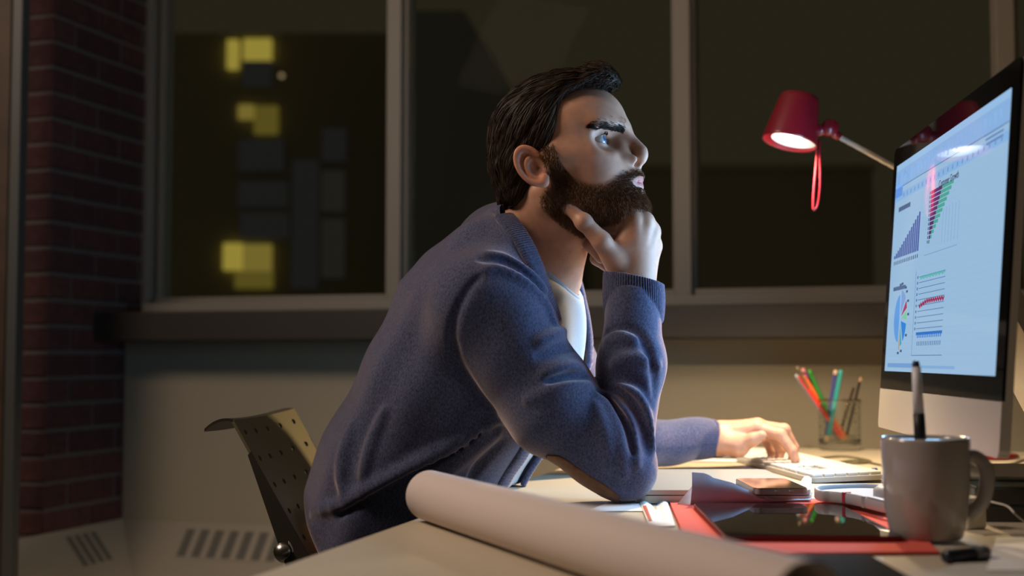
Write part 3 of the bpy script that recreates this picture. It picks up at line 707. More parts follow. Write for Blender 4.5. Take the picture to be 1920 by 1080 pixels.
# --- eyebrows
m_brow = mat('brow_hair', (0.020, 0.012, 0.008), 0.8, spec=.15)
for s in (-1, 1):
    line = np.array(smooth_path([(.094, .009, .0265), (.087, .020, .0320), (.077, .034, .0360), (.066, .046, .0375), (.057, .053, .0360)], 60))
    t = rng.random(780) ** 1.1; b = np.stack([np.interp(t, np.linspace(0, 1, 60), line[:, i]) for i in range(3)], 1)
    b[:, 2] += rng.normal(scale=1, size=len(b)) * np.interp(t, [0, .15, .6, 1], [.0022, .0026, .0019, .0007]); b[:, 1] *= s
    q = b.astype(f32)
    for _ in range(6): q = q - grad(head_sdf, q) * head_sdf(q)[:, None] * .9
    g = grad(head_sdf, q); dr_ = np.stack([-.45 + 0 * t, s * (.75 + 0 * t), np.interp(t, [0, .3, 1], [.8, .3, -.25])], 1) + rng.normal(scale=.10, size=q.shape)
    dr_ = dr_ - g * (dr_ * g).sum(1, keepdims=True); dr_ /= np.linalg.norm(dr_, axis=1, keepdims=True)
    ln = rng.uniform(.005, .008, len(q))[:, None]; paths = np.stack([q, q + dr_ * ln * .5 + g * .0014, q + dr_ * ln + g * .0010], 1)
    strands('eyebrow', toW(paths.reshape(-1, 3)).reshape(paths.shape), np.full(len(q), .0006), m_brow, person)
    # upper lashes
    a = np.linspace(-.0125, .0125, 40); e0 = np.stack([EYE[0] + np.sqrt(np.maximum(0, .0142 ** 2 - a ** 2 - .005 ** 2)), (EYE[1] + a), EYE[2] + .0004 + .0056 * np.sqrt(np.maximum(0, 1 - (a / .0136) ** 2)) + .1 * a], 1)
    e0[:, 1] *= s; dv = np.array([.85, 0, .35]) + np.stack([0 * a, s * a * 40, 0 * a], 1); ps = np.stack([e0, e0 + dv * .0028, e0 + dv * .0055 + [0, 0, .0018]], 1)
    strands('eyelashes', toW(ps.reshape(-1, 3)).reshape(ps.shape), np.full(len(a), .0005), m_brow, person)
print('hair', round(time.time() - T0, 1))
# ------------------------------------------------------------------ clothes
DE0 = PZ(470, 1080, DZ); DE1 = PZ(770, 975, DZ)                       # edge of the desk at his side
DEY = (DE1 - DE0); DEY[2] = 0; DEY /= np.linalg.norm(DEY); DEX = np.array([DEY[1], -DEY[0], 0])   # along the edge (away), into the desk (right)
def desk_sdf(p):                                                      # desk slab (only its left edge and top matter)
    a = (p - DE1.astype(f32)) @ DEX.astype(f32); return np.maximum(np.maximum(-a, p[:, 2] - DZ), DZ - 0.034 - p[:, 2])
CB0 = P(437, 786, 1.80); CBW = np.array([math.sin(math.radians(3)), math.cos(math.radians(3)), 0]); _cl = math.radians(30)
CBD = np.array([CBW[1] * math.sin(_cl), -CBW[0] * math.sin(_cl), -math.cos(_cl)])       # down the chair back
CBN = np.cross(CBD, CBW); CBN = CBN if CBN[0] > 0 else -CBN
def chair_sdf(p): return (p - CB0.astype(f32)) @ CBN.astype(f32)      # negative behind the back rest
ndir = HR @ np.array([-0.15, 0, 1.0]); 
def folds(p):
    """soft drapery of the knit: low ripples over trunk and sleeves"""
    x, y, z = p[:, 0], p[:, 1], p[:, 2]
    a = .0022 * np.sin(28 * x + 34 * z + 3 * np.sin(11 * z + 7 * y)) * np.sin(17 * y + 9 * z) + .0016 * np.sin(61 * x - 37 * z + 2.5 * np.sin(23 * y))
    return a.astype(f32)
def base_card(p):
    d = trunk(p, 0.0)
    d = part(d, p, (SN + SF) / 2, 0.45, lambda x: shoulders(x, 0.0), lambda a, b: smin(a, b, .045))
    d = part(d, p, (SN + ELB) / 2, 0.45, lambda x: arm_near(x, 0.0), lambda a, b: smin(a, b, .016))
    d = part(d, p, ELF, 0.48, lambda x: arm_far(x, 0.0), lambda a, b: smin(a, b, .02))
    return d.astype(f32)
SIL = [(945, 640), (1000, 700)]
# fold lines drawn on the photograph, laid on the near surface of the garment: (points, ridge radius, height sign)
FOLD = [
 # sleeve: gathers fanning out of the crook of the elbow
 ([(1134, 738), (1148, 750), (1168, 775), (1186, 820), (1194, 870)], .0065, 1),
 ([(1120, 742), (1136, 766), (1153, 800), (1164, 845), (1168, 890)], .0060, 1),
 ([(1116, 760), (1126, 790), (1136, 830), (1140, 875)], .0055, 1),
 ([(1146, 722), (1168, 726), (1196, 745), (1215, 785), (1224, 840)], .0065, 1),
 ([(1150, 704), (1172, 698), (1205, 706), (1228, 735), (1238, 775)], .0055, 1),
 ([(1150, 682), (1168, 674), (1200, 672), (1232, 686)], .0045, 1),
 ([(1122, 734), (1150, 760), (1176, 800), (1188, 850)], .0050, -1),
 ([(1128, 722), (1160, 732), (1190, 760), (1208, 800), (1214, 850)], .0050, -1),
 ([(1133, 707), (1168, 708), (1200, 722), (1222, 755)], .0045, -1),
 # forearm
 ([(1142, 612), (1172, 604), (1205, 618), (1232, 650), (1240, 700), (1240, 750)], .0075, 1),
 ([(1142, 622), (1175, 618), (1206, 640), (1224, 690), (1228, 740)], .0050, -1),
 ([(1139, 640), (1160, 632), (1190, 636)], .0045, 1),
 # upper arm, from the front of the shoulder down to the elbow
 ([(1060, 620), (1040, 628), (1010, 640)], .0050, 1), ([(1090, 690), (1060, 690), (1020, 700)], .0050, 1), ([(1105, 722), (1072, 722), (1030, 735), (990, 750)], .0055, 1),
 ([(1075, 655), (1046, 658), (1010, 668)], .0050, -1), ([(1098, 706), (1066, 706), (1026, 716)], .0050, -1),
 ([(908, 506), (936, 503), (980, 522), (1020, 562), (1040, 602)], .0032, 1), ([(915, 476), (952, 484), (995, 512), (1022, 542)], .0028, 1),
 ([(900, 487), (945, 491), (985, 514), (1016, 547)], .0030, -1),
 # armhole seam
 ([(898, 520), (876, 545), (856, 585), (848, 625), (852, 660)], .0028, -1), ([(846, 640), (862, 690), (890, 730), (925, 770)], .0050, -1),
 # trunk: long diagonal folds towards the lap
 ([(925, 790), (880, 820), (800, 862), (720, 905), (640, 945), (590, 958)], .0085, 1), ([(910, 800), (860, 842), (790, 880), (700, 930), (640, 965)], .0028, -1),
 ([(930, 815), (880, 850), (830, 885), (790, 905)], .0070, 1), ([(940, 830), (900, 870), (880, 895)], .0060, -1),
 ([(722, 770), (704, 810), (690, 850), (680, 890)], .0052, 1), ([(660, 800), (644, 850), (640, 895), (646, 925)], .0052, 1),
]
FL = []
for pts, r, s in FOLD:
    a = np.array(smooth_path([(*q, 0) for q in pts], 14)); w = march(base_card, a[:, 0], a[:, 1], 1.3, 2.05)
    if w[:, 1].max() < 2.0:
        rr = r * np.sin(np.linspace(.35, math.pi - .35, 14)) ; FL.append((w, rr, s))
def card_outer(p):
    d = base_card(p) + folds(p)
    for w, rr, s in FL:
        c = w.mean(0); R = np.linalg.norm(w - c, axis=1).max() + .035
        i = np.nonzero(((p - c.astype(f32)) ** 2).sum(-1) < R * R)[0]
        if len(i):
            t = chain(p[i], w, rr, .004)
            d[i] = (smin(d[i], t, .014) if s > 0 else smax(d[i], -(t + rr.mean() * .35), .012)).astype(f32)
    return d
NKP = (NB + sg(1040, 505)) / 2
def neck_hole(p): return smin(rcone(p, NK0 * .3 + NB * .7, NB + (NB - NK0) * .35, 0.074, 0.070), rcone(p, sg(1030, 470), sg(1050, 560), .055, .055), .03)
BAND_PX = [(945, 406), (960, 423), (982, 456), (1004, 500), (1023, 548), (1039, 598), (1049, 650)]
_a = np.array(smooth_path([(*q, 0) for q in BAND_PX], 60)); tr_sh = lambda p: smin(trunk(p), shoulders(p), .045)
BAND = march(tr_sh, _a[:, 0], _a[:, 1], 1.45, 2.1)
_q = B_(BAND.astype(f32)); _o = np.argsort(_q[:, 2]); OZ, OA, OB = _q[_o, 2], _q[_o, 0], np.abs(_q[_o, 1])
print('band', np.round(_q[::10], 3).tolist())
def opening(p):                                                       # the open front of the cardigan
    q = B_(p); w = np.interp(p[:, 2], np.r_[.60, .80, OZ], np.r_[.055, .060, OB])
    fx = np.interp(p[:, 2], np.r_[.6, .75, .85, OZ], np.r_[-.02, .02, .06, np.minimum(OA - .012, .09)])
    d = smax(np.abs(q[:, 1]) - w.astype(f32), fx.astype(f32) - q[:, 0], .006)
    return smax(smax(d, -(arm_near(p) - .012), .006), -(arm_far(p) - .012), .006).astype(f32)
ZH = 0.655
def card_sdf(p):
    d = card_outer(p)
    d = smax(d, -(neck_hole(p)), .004)
    d = smax(d, -opening(p), .005)
    d = smax(d, (p - WRI.astype(f32)) @ ((WRI - ELB) / np.linalg.norm(WRI - ELB)).astype(f32) + 0.012 - 1e3 * (((p - WRI.astype(f32)) ** 2).sum(-1) > .01), .002)
    d = smax(d, (p - WRF.astype(f32)) @ ((WRF - ELF) / np.linalg.norm(WRF - ELF)).astype(f32) + 0.0 - 1e3 * (((p - WRF.astype(f32)) ** 2).sum(-1) > .012), .002)
    d = smax(d, -(desk_sdf(p) - 0.003), .006)
    d = smax(d, -(chair_sdf(p) - 0.006) - 1e3 * (p[:, 2] > .86), .01)
    d = np.maximum(d, 0.50 - p[:, 2])
    return d.astype(f32)
def knit(name, c, fleck):
    m = mat(name, c, 0.9, spec=0.15, sheen=0.7, sheen_tint=(1.0, 0.80, 0.74)); nt = m.node_tree; N = nt.nodes; b = N['Principled BSDF']
    tc = N.new('ShaderNodeTexCoord'); n = N.new('ShaderNodeTexNoise'); n.inputs['Scale'].default_value = 900; n.inputs['Detail'].default_value = 2; n.inputs['Roughness'].default_value = .8
    n3 = N.new('ShaderNodeTexNoise'); n3.inputs['Scale'].default_value = 420; n3.inputs['Detail'].default_value = 4
    mp = N.new('ShaderNodeMapping'); mp.inputs['Scale'].default_value = (1, 1, .6); nt.links.new(tc.outputs['Object'], mp.inputs[0]); nt.links.new(mp.outputs[0], n3.inputs[0])
    nt.links.new(tc.outputs['Object'], n.inputs[0])
    ad = N.new('ShaderNodeMath'); ad.operation = 'ADD'; nt.links.new(n.outputs['Fac'], ad.inputs[0]); nt.links.new(n3.outputs['Fac'], ad.inputs[1])
    cr = N.new('ShaderNodeValToRGB'); e = cr.color_ramp.elements; e[0].position = .36; e[1].position = .64; e[0].color = (*[k * .55 for k in c], 1); e[1].color = (*fleck, 1)
    hf = N.new('ShaderNodeMath'); hf.operation = 'MULTIPLY'; hf.inputs[1].default_value = .5; nt.links.new(ad.outputs[0], hf.inputs[0]); nt.links.new(hf.outputs[0], cr.inputs[0])
    nt.links.new(cr.outputs[0], b.inputs['Base Color'])
    bp = N.new('ShaderNodeBump'); bp.inputs['Strength'].default_value = .35; bp.inputs['Distance'].default_value = .0012; nt.links.new(n.outputs['Fac'], bp.inputs['Height']); nt.links.new(bp.outputs[0], b.inputs['Normal'])
    return m
m_knit = knit('blue_heather_knit', (0.028, 0.046, 0.108), (0.094, 0.110, 0.205))
V3, F3 = mesh_sdf('cardigan', card_sdf, (-0.60, 1.5, 0.50), (0.55, 2.5, 1.24), CLOTH_H)
cardigan = obj('cardigan', mesh_np('cardigan', V3, F3), m_knit, person); cardigan['label'] = 'blue heather knit cardigan'
print('cardigan', len(V3), round(time.time() - T0, 1))
# brown suede elbow patch, sewn on the underside of the near sleeve
pa = P(1085, 905, 1.735); pb = P(1148, 936, 1.745); pb[2] = max(pb[2], DZ + .012)
def patch_sdf(p):
    d = card_outer(p) - 0.0022
    d = smax(d, -(desk_sdf(p) - 0.0008), .003)
    low = (p - (SN * .25 + ELB * .75).astype(f32)); ax = ((ELB - SN) / np.linalg.norm(ELB - SN))
    dn = np.array([-ax[2], 0, ax[0]]); dn = dn if dn[2] < 0 else -dn
    reg = rcone(p, P(1038, 896, 1.715), P(1118, 948, 1.72), .031, .033)
    return smax(d, reg, .001).astype(f32)
V4, F4 = mesh_sdf('patch', patch_sdf, ELB - .22, ELB + .16, 0.0022)
m_suede = mat('brown_suede', (0.17, 0.078, 0.034), 0.85, sheen=.3, noise=(90, .25), bump=(700, .4, .001))
ep = obj('elbow_patch', mesh_np('elbow_patch', V4, F4), m_suede, person); ep['label'] = 'brown suede elbow patch'
# ribbed bands: cuffs as ribbed sleeves of real ridges
m_rib = knit('blue_rib_knit', (0.028, 0.047, 0.112), (0.092, 0.110, 0.212))
def cuff(c0, c1, r0, r1, n, tilt, th=.0035):
    c0 = np.asarray(c0); c1 = np.asarray(c1); ax = (c1 - c0); L_ = np.linalg.norm(ax); ax /= L_
    u = np.array([1., 0, 0]); u -= ax * (u @ ax); u /= np.linalg.norm(u); w = np.cross(ax, u); seg = n * 4; prof = []
    for i in range(13): t = i / 12; prof.append((r0 + (r1 - r0) * t + .0018 * math.sin(t * math.pi) - .0012 * (t < .05), t, 1))
    prof.append((r1 - th * .35, 1.012, .3)); prof.append((r1 - th, 1.0, 0)); prof.append((r1 - th * 1.2, .72, 0))
    V = []; F = []
    for (r, t, rib) in prof:
        for k in range(seg):
            a = 2 * math.pi * k / seg; rr = r + rib * .0007 * (1 if k % 4 < 2 else -1); V.append(c0 + ax * (t * L_ + tilt * rr * math.cos(a) * t) + rr * (math.cos(a) * u + math.sin(a) * w))
    for i in range(len(prof) - 1):
        for k in range(seg): F.append((i * seg + k, i * seg + (k + 1) % seg, (i + 1) * seg + (k + 1) % seg, (i + 1) * seg + k))
    return obj('ribbed_cuff', mesh_np('ribbed_cuff', V, F), m_rib, person)
cuff(P(1189, 606, 1.797), P(1188, 523, 1.800), .0405, .0425, 74, -.22)
ca0 = WRF - (WRF - ELF) / np.linalg.norm(WRF - ELF) * .055
cuff(ca0, WRF + (WRF - ELF) * .03, .0345, .0335, 60, 0.1)
# ribbed front band: runs round the neck and down both open edges
def band(lat_sign):
    """image line on the near side, mirrored across the trunk for the far side"""
    return BAND
def ribbon(path, nrm, width, th, name, ribs=True):
    path = np.asarray(path); n = len(path); t = np.gradient(path, axis=0); t /= np.linalg.norm(t, axis=1, keepdims=True)
    nrm = nrm - t * (nrm * t).sum(1, keepdims=True); nrm /= np.linalg.norm(nrm, axis=1, keepdims=True); b = np.cross(t, nrm); V = []; F = []
    prof = [(-.5, -.6), (-.5, .2), (-.42, .75), (-.25, 1), (0, 1.05), (.25, 1), (.42, .75), (.5, .2), (.5, -.6)]
    k = len(prof)
    for i in range(n):
        rb = (.0007 if i % 4 < 2 else 0) if ribs else 0
        for (s, h) in prof: V.append(path[i] + b[i] * s * width + nrm[i] * (h * th - rb * (h > .5)))
    for i in range(n - 1):
        for j in range(k - 1): F.append((i * k + j, (i + 1) * k + j, (i + 1) * k + j + 1, i * k + j + 1))
        F.append((i * k + k - 1, (i + 1) * k + k - 1, (i + 1) * k, i * k))
    return obj(name, mesh_np(name, V, F), m_rib, person)
w = band(1)
def refl(p): p = np.asarray(p); return p - 2 * ((p - BC) @ BL)[:, None] * BL
# continue down the front on the opening's edge, under the arm, to the lap
zz = np.linspace(w[-1][2] - .01, .735, 40); lat = -np.interp(zz, [.60, .75, .95, 1.02], [.058, .064, .070, .074]); fr = []
for z_, l_ in zip(zz, lat):
    t = np.linspace(.35, -.2, 120); pp = np.array([BC + BF * k + BL * l_ for k in t]); pp[:, 2] = z_
    dd = trunk(pp.astype(f32), 0.0); i = int(np.argmax(dd < 0)); fr.append(pp[i] if i > 0 else pp[-1])
fr = np.array(fr); full = np.array(smooth_path(np.concatenate([w[::6], fr[4::5]]), 420))
gn = grad(lambda p: smin(trunk(p), shoulders(p), .045), full)
ribbon(full, gn, .032, .006, 'ribbed_band')
fullF = refl(full).astype(f32)
for _ in range(12): fullF = fullF - grad(tr_sh, fullF) * tr_sh(fullF)[:, None] * .8
back = fullF[0]; gnF = grad(lambda p: smin(trunk(p), shoulders(p), .045), fullF)
ribbon(fullF, gnF, .032, .006, 'ribbed_band')
_ax = (NB - NK0) / np.linalg.norm(NB - NK0); _pr = lambda p: NK0 + _ax * ((p - NK0) @ _ax); _v0 = w[0] - _pr(w[0]); _v1 = back - _pr(back); nb_ = []
for t in np.linspace(0, 1, 120):
    dv_ = (1 - t) * _v0 + t * _v1 - BF * 1.25 * math.sin(math.pi * t) * np.linalg.norm(_v0); dv_ -= _ax * (dv_ @ _ax); dv_ /= np.linalg.norm(dv_)
    nb_.append((1 - t) * _pr(w[0]) + t * _pr(back) + dv_ * ((1 - t) * np.linalg.norm(_v0) + t * np.linalg.norm(_v1)) * (1 - .24 * math.sin(math.pi * t)) + _ax * .036 * math.sin(math.pi * t))
nb_ = np.array(nb_); _nt = ((nb_ - NK0) @ (NB - NK0)) / ((NB - NK0) @ (NB - NK0)); gb = nb_ - (NK0 + _nt[:, None] * (NB - NK0))
ribbon(nb_, gb, .034, .006, 'ribbed_band')
# --- t-shirt
nax = (NB - NK0) / np.linalg.norm(NB - NK0)
pA = P(1004, 482, 1.84); pB = sg(1082, 556); pC = refl(pA[None])[0]; npl = np.cross(pB - pA, pC - pA); npl /= np.linalg.norm(npl); npl = npl if npl[2] > 0 else -npl
def tee_sdf(p):
    d = trunk(p, -0.010); d = part(d, p, (SN + SF) / 2, 0.42, lambda x: shoulders(x, -0.012), lambda a, b: smin(a, b, .045))
    d = part(d, p, NB, .22, lambda x: neck(x) - .007, lambda a, b: smin(a, b, .018))
    x, y, z = p[:, 0], p[:, 1], p[:, 2]
    d = d + (.0022 * np.sin(70 * y + 30 * x + 2 * np.sin(14 * z)) * sstep(1.06 - z, 0, .08)).astype(f32)
    d = smax(d, (p - pA.astype(f32)) @ npl.astype(f32), .004)
    d = smax(d, -(desk_sdf(p) - .004), .006); d = np.maximum(d, .60 - z); d = smax(d, -(chair_sdf(p) - .05) - 1e3 * (z > .86), .01)
    return d.astype(f32)
V5, F5 = mesh_sdf('tee', tee_sdf, (-0.60, 1.6, 0.58), (0.45, 2.3, 1.24), 0.003)
m_tee = mat('pale_grey_jersey', (0.38, 0.42, 0.46), 0.9, spec=.2, noise=(300, .06), bump=(900, .2, .0006))
tee = obj('t_shirt', mesh_np('t_shirt', V5, F5), m_tee, person); tee['label'] = 'pale grey t-shirt with a round neck'
# neck rib of the t-shirt: ring lying where the neck meets the shirt
rg = []
cen = (pA + pC) / 2 * .5 + pB * .5; e1_ = pB - cen; e1_ /= np.linalg.norm(e1_); e2_ = np.cross(npl, e1_)
for k in range(73):
    a = 1.75 * (k - 36) / 36; dv = math.cos(a) * e1_ + math.sin(a) * e2_; t = np.linspace(0.02, .16, 140); pp = (cen[None] + dv[None] * t[:, None]).astype(f32)
    dd = neck(pp) - .0085; i = int(np.argmax(dd > 0)); rg.append(pp[i] - npl * .001)
rg = np.array(rg)
for _ in range(3): rg[1:-1] = (rg[:-2] + rg[2:] + 2 * rg[1:-1]) / 4
MB().tube(rg, 0.0042, 8, False).build('neck_rib', m_tee, person, True)
# --- trousers and shoes
def trou(p):
    d = smin(legs(p, 0.004), trunk(p, -.022), .03)
    d = d + folds(p) * 1.2
    d = smax(d, p[:, 2] - .66, .01); d = smax(d, .085 - p[:, 2], .004); d = smax(d, -(desk_sdf(p) - .003), .006); d = smax(d, -(chair_sdf(p) - 0.008), .01)
    return smax(d, .478 - p[:, 2] - 1e3 * ((p - HIPN.astype(f32)) @ BF.astype(f32) > .30), .01).astype(f32)
V6, F6 = mesh_sdf('trousers', trou, (-0.6, 1.5, 0.05), (0.65, 2.5, 0.68), 0.004)
obj('trousers', mesh_np('trousers', V6, F6), mat('dark_denim', (0.016, 0.018, 0.028), .9, bump=(400, .3, .001)), person)
m_shoe = mat('black_shoe', (0.02, 0.018, 0.018), .45)
for an in (ANN, ANF):
    def shoe(p, an=an):
        h = np.array([an[0], an[1], .035]); d = chain(p, [h - BF * .04, h + BF * .08, h + BF * .17], [.040, .042, .034], .02); d = smin(d, rcone(p, h, np.array([*an[:2], .11]), .042, .046), .02)
        return smax(d, .004 - p[:, 2], .003).astype(f32)
    v, f = mesh_sdf('shoe', shoe, an - [.12, .15, .13], an + [.32, .15, .1], 0.004); obj('shoe', mesh_np('shoe', v, f), m_shoe, person)
print('clothes', round(time.time() - T0, 1))
# ================================================================== desk
m_desk = mat('cream_laminate', (0.56, 0.49, 0.365), 0.38, spec=0.4)
m_edge = mat('desk_edge_band', (0.50, 0.43, 0.32), 0.5)
m_steel = mat('grey_steel', (0.25, 0.25, 0.25), 0.35, 0.6)
far_ = PZ(1560, 841, DZ); LEN = float((far_ - DE1) @ DEY); NEAR = float((np.array([0, 0.42, 0]) - DE1) @ DEY)
DM = frame_m((*DE1[:2], 0), DEX, DEY, EZ)                             # desk axes: x into the desk from his edge, y away
RZD = math.atan2(DEX[1], DEX[0])
desk = thing('desk', 'long cream laminate desk with the monitor, papers and his elbows on it', 'desk', DM @ Vector((0.7, 0.3, 0)), RZD)
MB().box(0.0, 1.7, NEAR, LEN, DZ - 0.030, DZ, DM, b=0.004).build('desk_top', m_desk, desk, local=False)
for x in (0.10, 1.62):
    for y in (NEAR + 0.1, LEN - 0.1):
        MB().box(x - 0.025, x + 0.025, y - 0.025, y + 0.025, 0.0, DZ - 0.030, DM, b=0.002).build('leg', m_steel, desk, local=False)
MB().box(1.58, 1.62, NEAR + 0.13, LEN - 0.13, 0.25, DZ - 0.030, DM).build('modesty_panel', m_steel, desk, local=False)
def on(px, py, z=DZ): return PZ(px, py, z)
def yaw_frame(c, deg):
    a = math.radians(deg); return Matrix.Translation(Vector(c)) @ Matrix.Rotation(a, 4, 'Z')

# ================================================================== chair
m_chair = mat('black_plastic_lit', (0.19, 0.165, 0.095), 0.36, spec=0.6)  # black plastic with the olive lamplight put into its colour
m_wing = mat('black_plastic_shaded', (0.045, 0.040, 0.030), 0.45)  # same plastic, darkened for the shaded wings and lip
m_chrome = mat('dark_chrome', (0.30, 0.28, 0.26), 0.25, 1.0)
cw, chh = 0.385, 0.40
ch = thing('office_chair', 'black chair with perforated plastic back, under the seated man', 'chair', (float(HIPN[0] + BL[0] * .085) - .05, float(HIPN[1] + BL[1] * .085), 0))
CBx, CBd = CBW, CBD
def back_pt(u, v, o=0.0):
    """u along the width (0 near .. 1 far), v down the back, o in front of it"""
    k = 0.010 * math.sin(math.pi * u)                                  # dished across
    roll = max(0.0, 0.030 - v * chh) / 0.030
    p = CB0 + CBx * (u * cw) + CBd * (v * chh) - CBN * k + CBN * o
    return p
def perforated(name, nu, nv, hole, pt, th, m, parent, N=12, frac=0.17, hr=1.35):
    """plate of nu x nv cells; hole(i,j) says which have a round hole"""
    me_v = []; me_f = []
    def grid(o, flip):
        base = len(me_v); ids = {}
        for i in range(nu + 1):
            for j in range(nv + 1): ids[(i, j)] = len(me_v); me_v.append(pt(i / nu, j / nv, o))
        rims = {}
        for i in range(nu):
            for j in range(nv):
                c = [ids[(i, j)], ids[(i + 1, j)], ids[(i + 1, j + 1)], ids[(i, j + 1)]]
                if not hole(i, j): me_f.append(tuple(c[::-1] if flip else c)); continue
                rim = []
                for k in range(N):
                    a = 2 * math.pi * (k + .5) / N - math.pi * .75; rim.append(len(me_v)); me_v.append(pt((i + .5 + frac * math.cos(a)) / nu, (j + .5 + frac * HR_ * math.sin(a)) / nv, o))
                q = N // 4
                for s in range(4):
                    for k in range(q):
                        kk = s * q + k; f = (c[s], rim[kk], rim[(kk + 1) % N]) if k < q - 1 else (c[s], rim[kk], rim[(kk + 1) % N], c[(s + 1) % 4])
                        me_f.append(f[::-1] if not flip else f)
                rims[(i, j)] = rim
        return ids, rims
    HR_ = hr
    a, ra = grid(0.0, False); b, rb = grid(-th, True)
    for k in ra:
        for i in range(N): me_f.append((ra[k][i], ra[k][(i + 1) % N], rb[k][(i + 1) % N], rb[k][i]))
    edge = [(i, 0) for i in range(nu)] + [(nu, j) for j in range(nv)] + [(i, nv) for i in range(nu, 0, -1)] + [(0, j) for j in range(nv, 0, -1)]
    for k in range(len(edge)):
        e0, e1 = edge[k], edge[(k + 1) % len(edge)]; me_f.append((a[e0], a[e1], b[e1], b[e0]))
    me = bpy.data.meshes.new(name); me.from_pydata([tuple(map(float, v)) for v in me_v], [], me_f); me.update()
    bm = bmesh.new(); bm.from_mesh(me); bmesh.ops.recalc_face_normals(bm, faces=bm.faces); bm.to_mesh(me); bm.free()
    o = obj(name, me, m, parent, local=False); return autosmooth(o, 0.5)
perforated('backrest', 15, 28, lambda i, j: i in (1, 4, 7, 10, 13) and j in (1, 4, 7, 10, 13, 16), back_pt, 0.004, m_chair, ch, 12, 0.36, 0.95)
# side wings running down to the seat
def wing_pt(s):
    sgn = 0 if s > 0 else 1
    def f(u, v, o=0.0):
        base = CB0 + CBx * (sgn * cw) + CBd * (v * chh)
        v = .13 + .87 * v; base = CB0 + CBx * (sgn * cw) + CBd * (v * chh); wdt = 0.004 + 0.055 * min(1, (v - .1) * 1.5)
        dirn = -CBN * 0.75 - EZ * 0.35
        return base + dirn * (u * wdt) + CBx * ((-1 if s > 0 else 1) * (0.002 + o))
    return f
for s in (1, -1): perforated('side_wing', 3, 14, lambda i, j: i == 1 and j in (5, 8, 11), wing_pt(s), 0.004, m_wing, ch, 12, 0.26)
lv = []; lf = []; NU, NS = 12, 10
for o in (0.0, -0.004):
    for i in range(NU + 1):
        for j in range(NS + 1):
            s_ = j / NS; lv.append(back_pt(i / NU, 0.0) + np.array([-.040 * s_, 0, .0045 * math.sin(math.pi * s_ * .7) - .017 * s_ ** 2 + o]))
kk = (NU + 1) * (NS + 1); li = lambda i, j, q: q * kk + i * (NS + 1) + j
for i in range(NU):
    for j in range(NS): lf += [(li(i, j, 0), li(i + 1, j, 0), li(i + 1, j + 1, 0), li(i, j + 1, 0)), (li(i, j + 1, 1), li(i + 1, j + 1, 1), li(i + 1, j, 1), li(i, j, 1))]
    lf += [(li(i, NS, 0), li(i + 1, NS, 0), li(i + 1, NS, 1), li(i, NS, 1)), (li(i, 0, 1), li(i + 1, 0, 1), li(i + 1, 0, 0), li(i, 0, 0))]
for j in range(NS): lf += [(li(0, j, 1), li(0, j, 0), li(0, j + 1, 0), li(0, j + 1, 1)), (li(NU, j, 0), li(NU, j, 1), li(NU, j + 1, 1), li(NU, j + 1, 0))]
autosmooth(MB().add(lv, lf).build('top_lip', m_wing, ch, True, local=False), .8)
for u in (0.0, 1.0):
    e = CB0 + CBx * (u * cw) + CBd * chh
    MB().lathe([(0, -.012), (.011, -.012), (.013, -.006), (.013, .006), (.011, .012), (0, .012)], 16, Matrix.Translation(Vector(P(531, 1036, 1.80) if u == 0 else e + EZ * .03)) @ Matrix.Rotation(1.2, 4, 'X')).build('pivot_bolt', m_chrome, ch, True, local=False)
hc = (HIPN + HIPF) / 2; sc = np.array([hc[0] + .10, hc[1], 0])
SM = frame_m((sc[0], sc[1], 0), BF, BL, EZ)
seat = MB().box(-0.30, 0.20, -0.22, 0.22, 0.435, 0.470, SM, b=0.015).build('seat', m_chair, ch, local=False)
MB().tube([SM @ Vector((0, 0, z)) for z in (0.10, 0.30, 0.435)], [0.03, 0.025, 0.03], 16).build('post', m_chrome, ch, True, local=False)
for s in (-1, 1):
    e = CB0 + CBx * (cw * (0.12 if s < 0 else 0.88)) + CBd * chh * .98 - CBN * .02
    MB().tube(smooth_path([e + CBd * -.1, e, (e + np.array(SM @ Vector((-.15, s * .13, .42)))) / 2 - EZ * .03, np.array(SM @ Vector((-.1, s * .13, .425)))], 16), 0.011, 10).build('back_bracket', m_chrome, ch, True, local=False)
for k in range(5):
    a = 2 * math.pi * k / 5; c_, s_ = math.cos(a), math.sin(a)
    lg = MB().tube([SM @ Vector((0.03 * c_, 0.03 * s_, .11)), SM @ Vector((.29 * c_, .29 * s_, .075))], [0.022, 0.014], 10).build('base_leg', m_chair, ch, True, local=False)
    MB().lathe([(0, -.012), (.02, -.012), (.026, -.008), (.026, .008), (.02, .012), (0, .012)], 16, SM @ Matrix.Translation((.29 * c_, .29 * s_, .028)) @ Matrix.Rotation(a, 4, 'Z') @ Matrix.Rotation(math.pi / 2, 4, 'X')).build('caster', m_chair, lg, True, local=False)

# ================================================================== the computer
MM = frame_m(MO, MW, MU, MN)                                          # x across (far -> near), y up, z towards the man
m_alu = mat('aluminium', (0.62, 0.58, 0.52), 0.42, 0.55)
m_black = mat('black_glass', (0.004, 0.004, 0.005), 0.04, spec=0.6)
def disp(name, c, es=1.0):
    return mat(name, (0.0, 0.0, 0.0), 0.05, spec=0.55, emit=c, es=es)
cp = thing('desktop_computer', 'large black and silver all-in-one computer with charts on its lit screen', 'computer', MM @ Vector((M_W / 2, -0.085, -0.14)))
def rrect(x0, x1, y0, y1, r, n=6, lo=True, hi=True):
    o = []
    for cx, cy, a0, rr in ((x1, y1, 0, hi), (x0, y1, 90, hi), (x0, y0, 180, lo), (x1, y0, 270, lo)):
        if not rr: o.append((cx, cy)); continue
        sx = -1 if cx == x1 else 1; sy = -1 if cy == y1 else 1
        for i in range(n + 1): a = math.radians(a0 + 90 * i / n); o.append((cx + sx * r + r * math.cos(a), cy + sy * r + r * math.sin(a)))
    return o
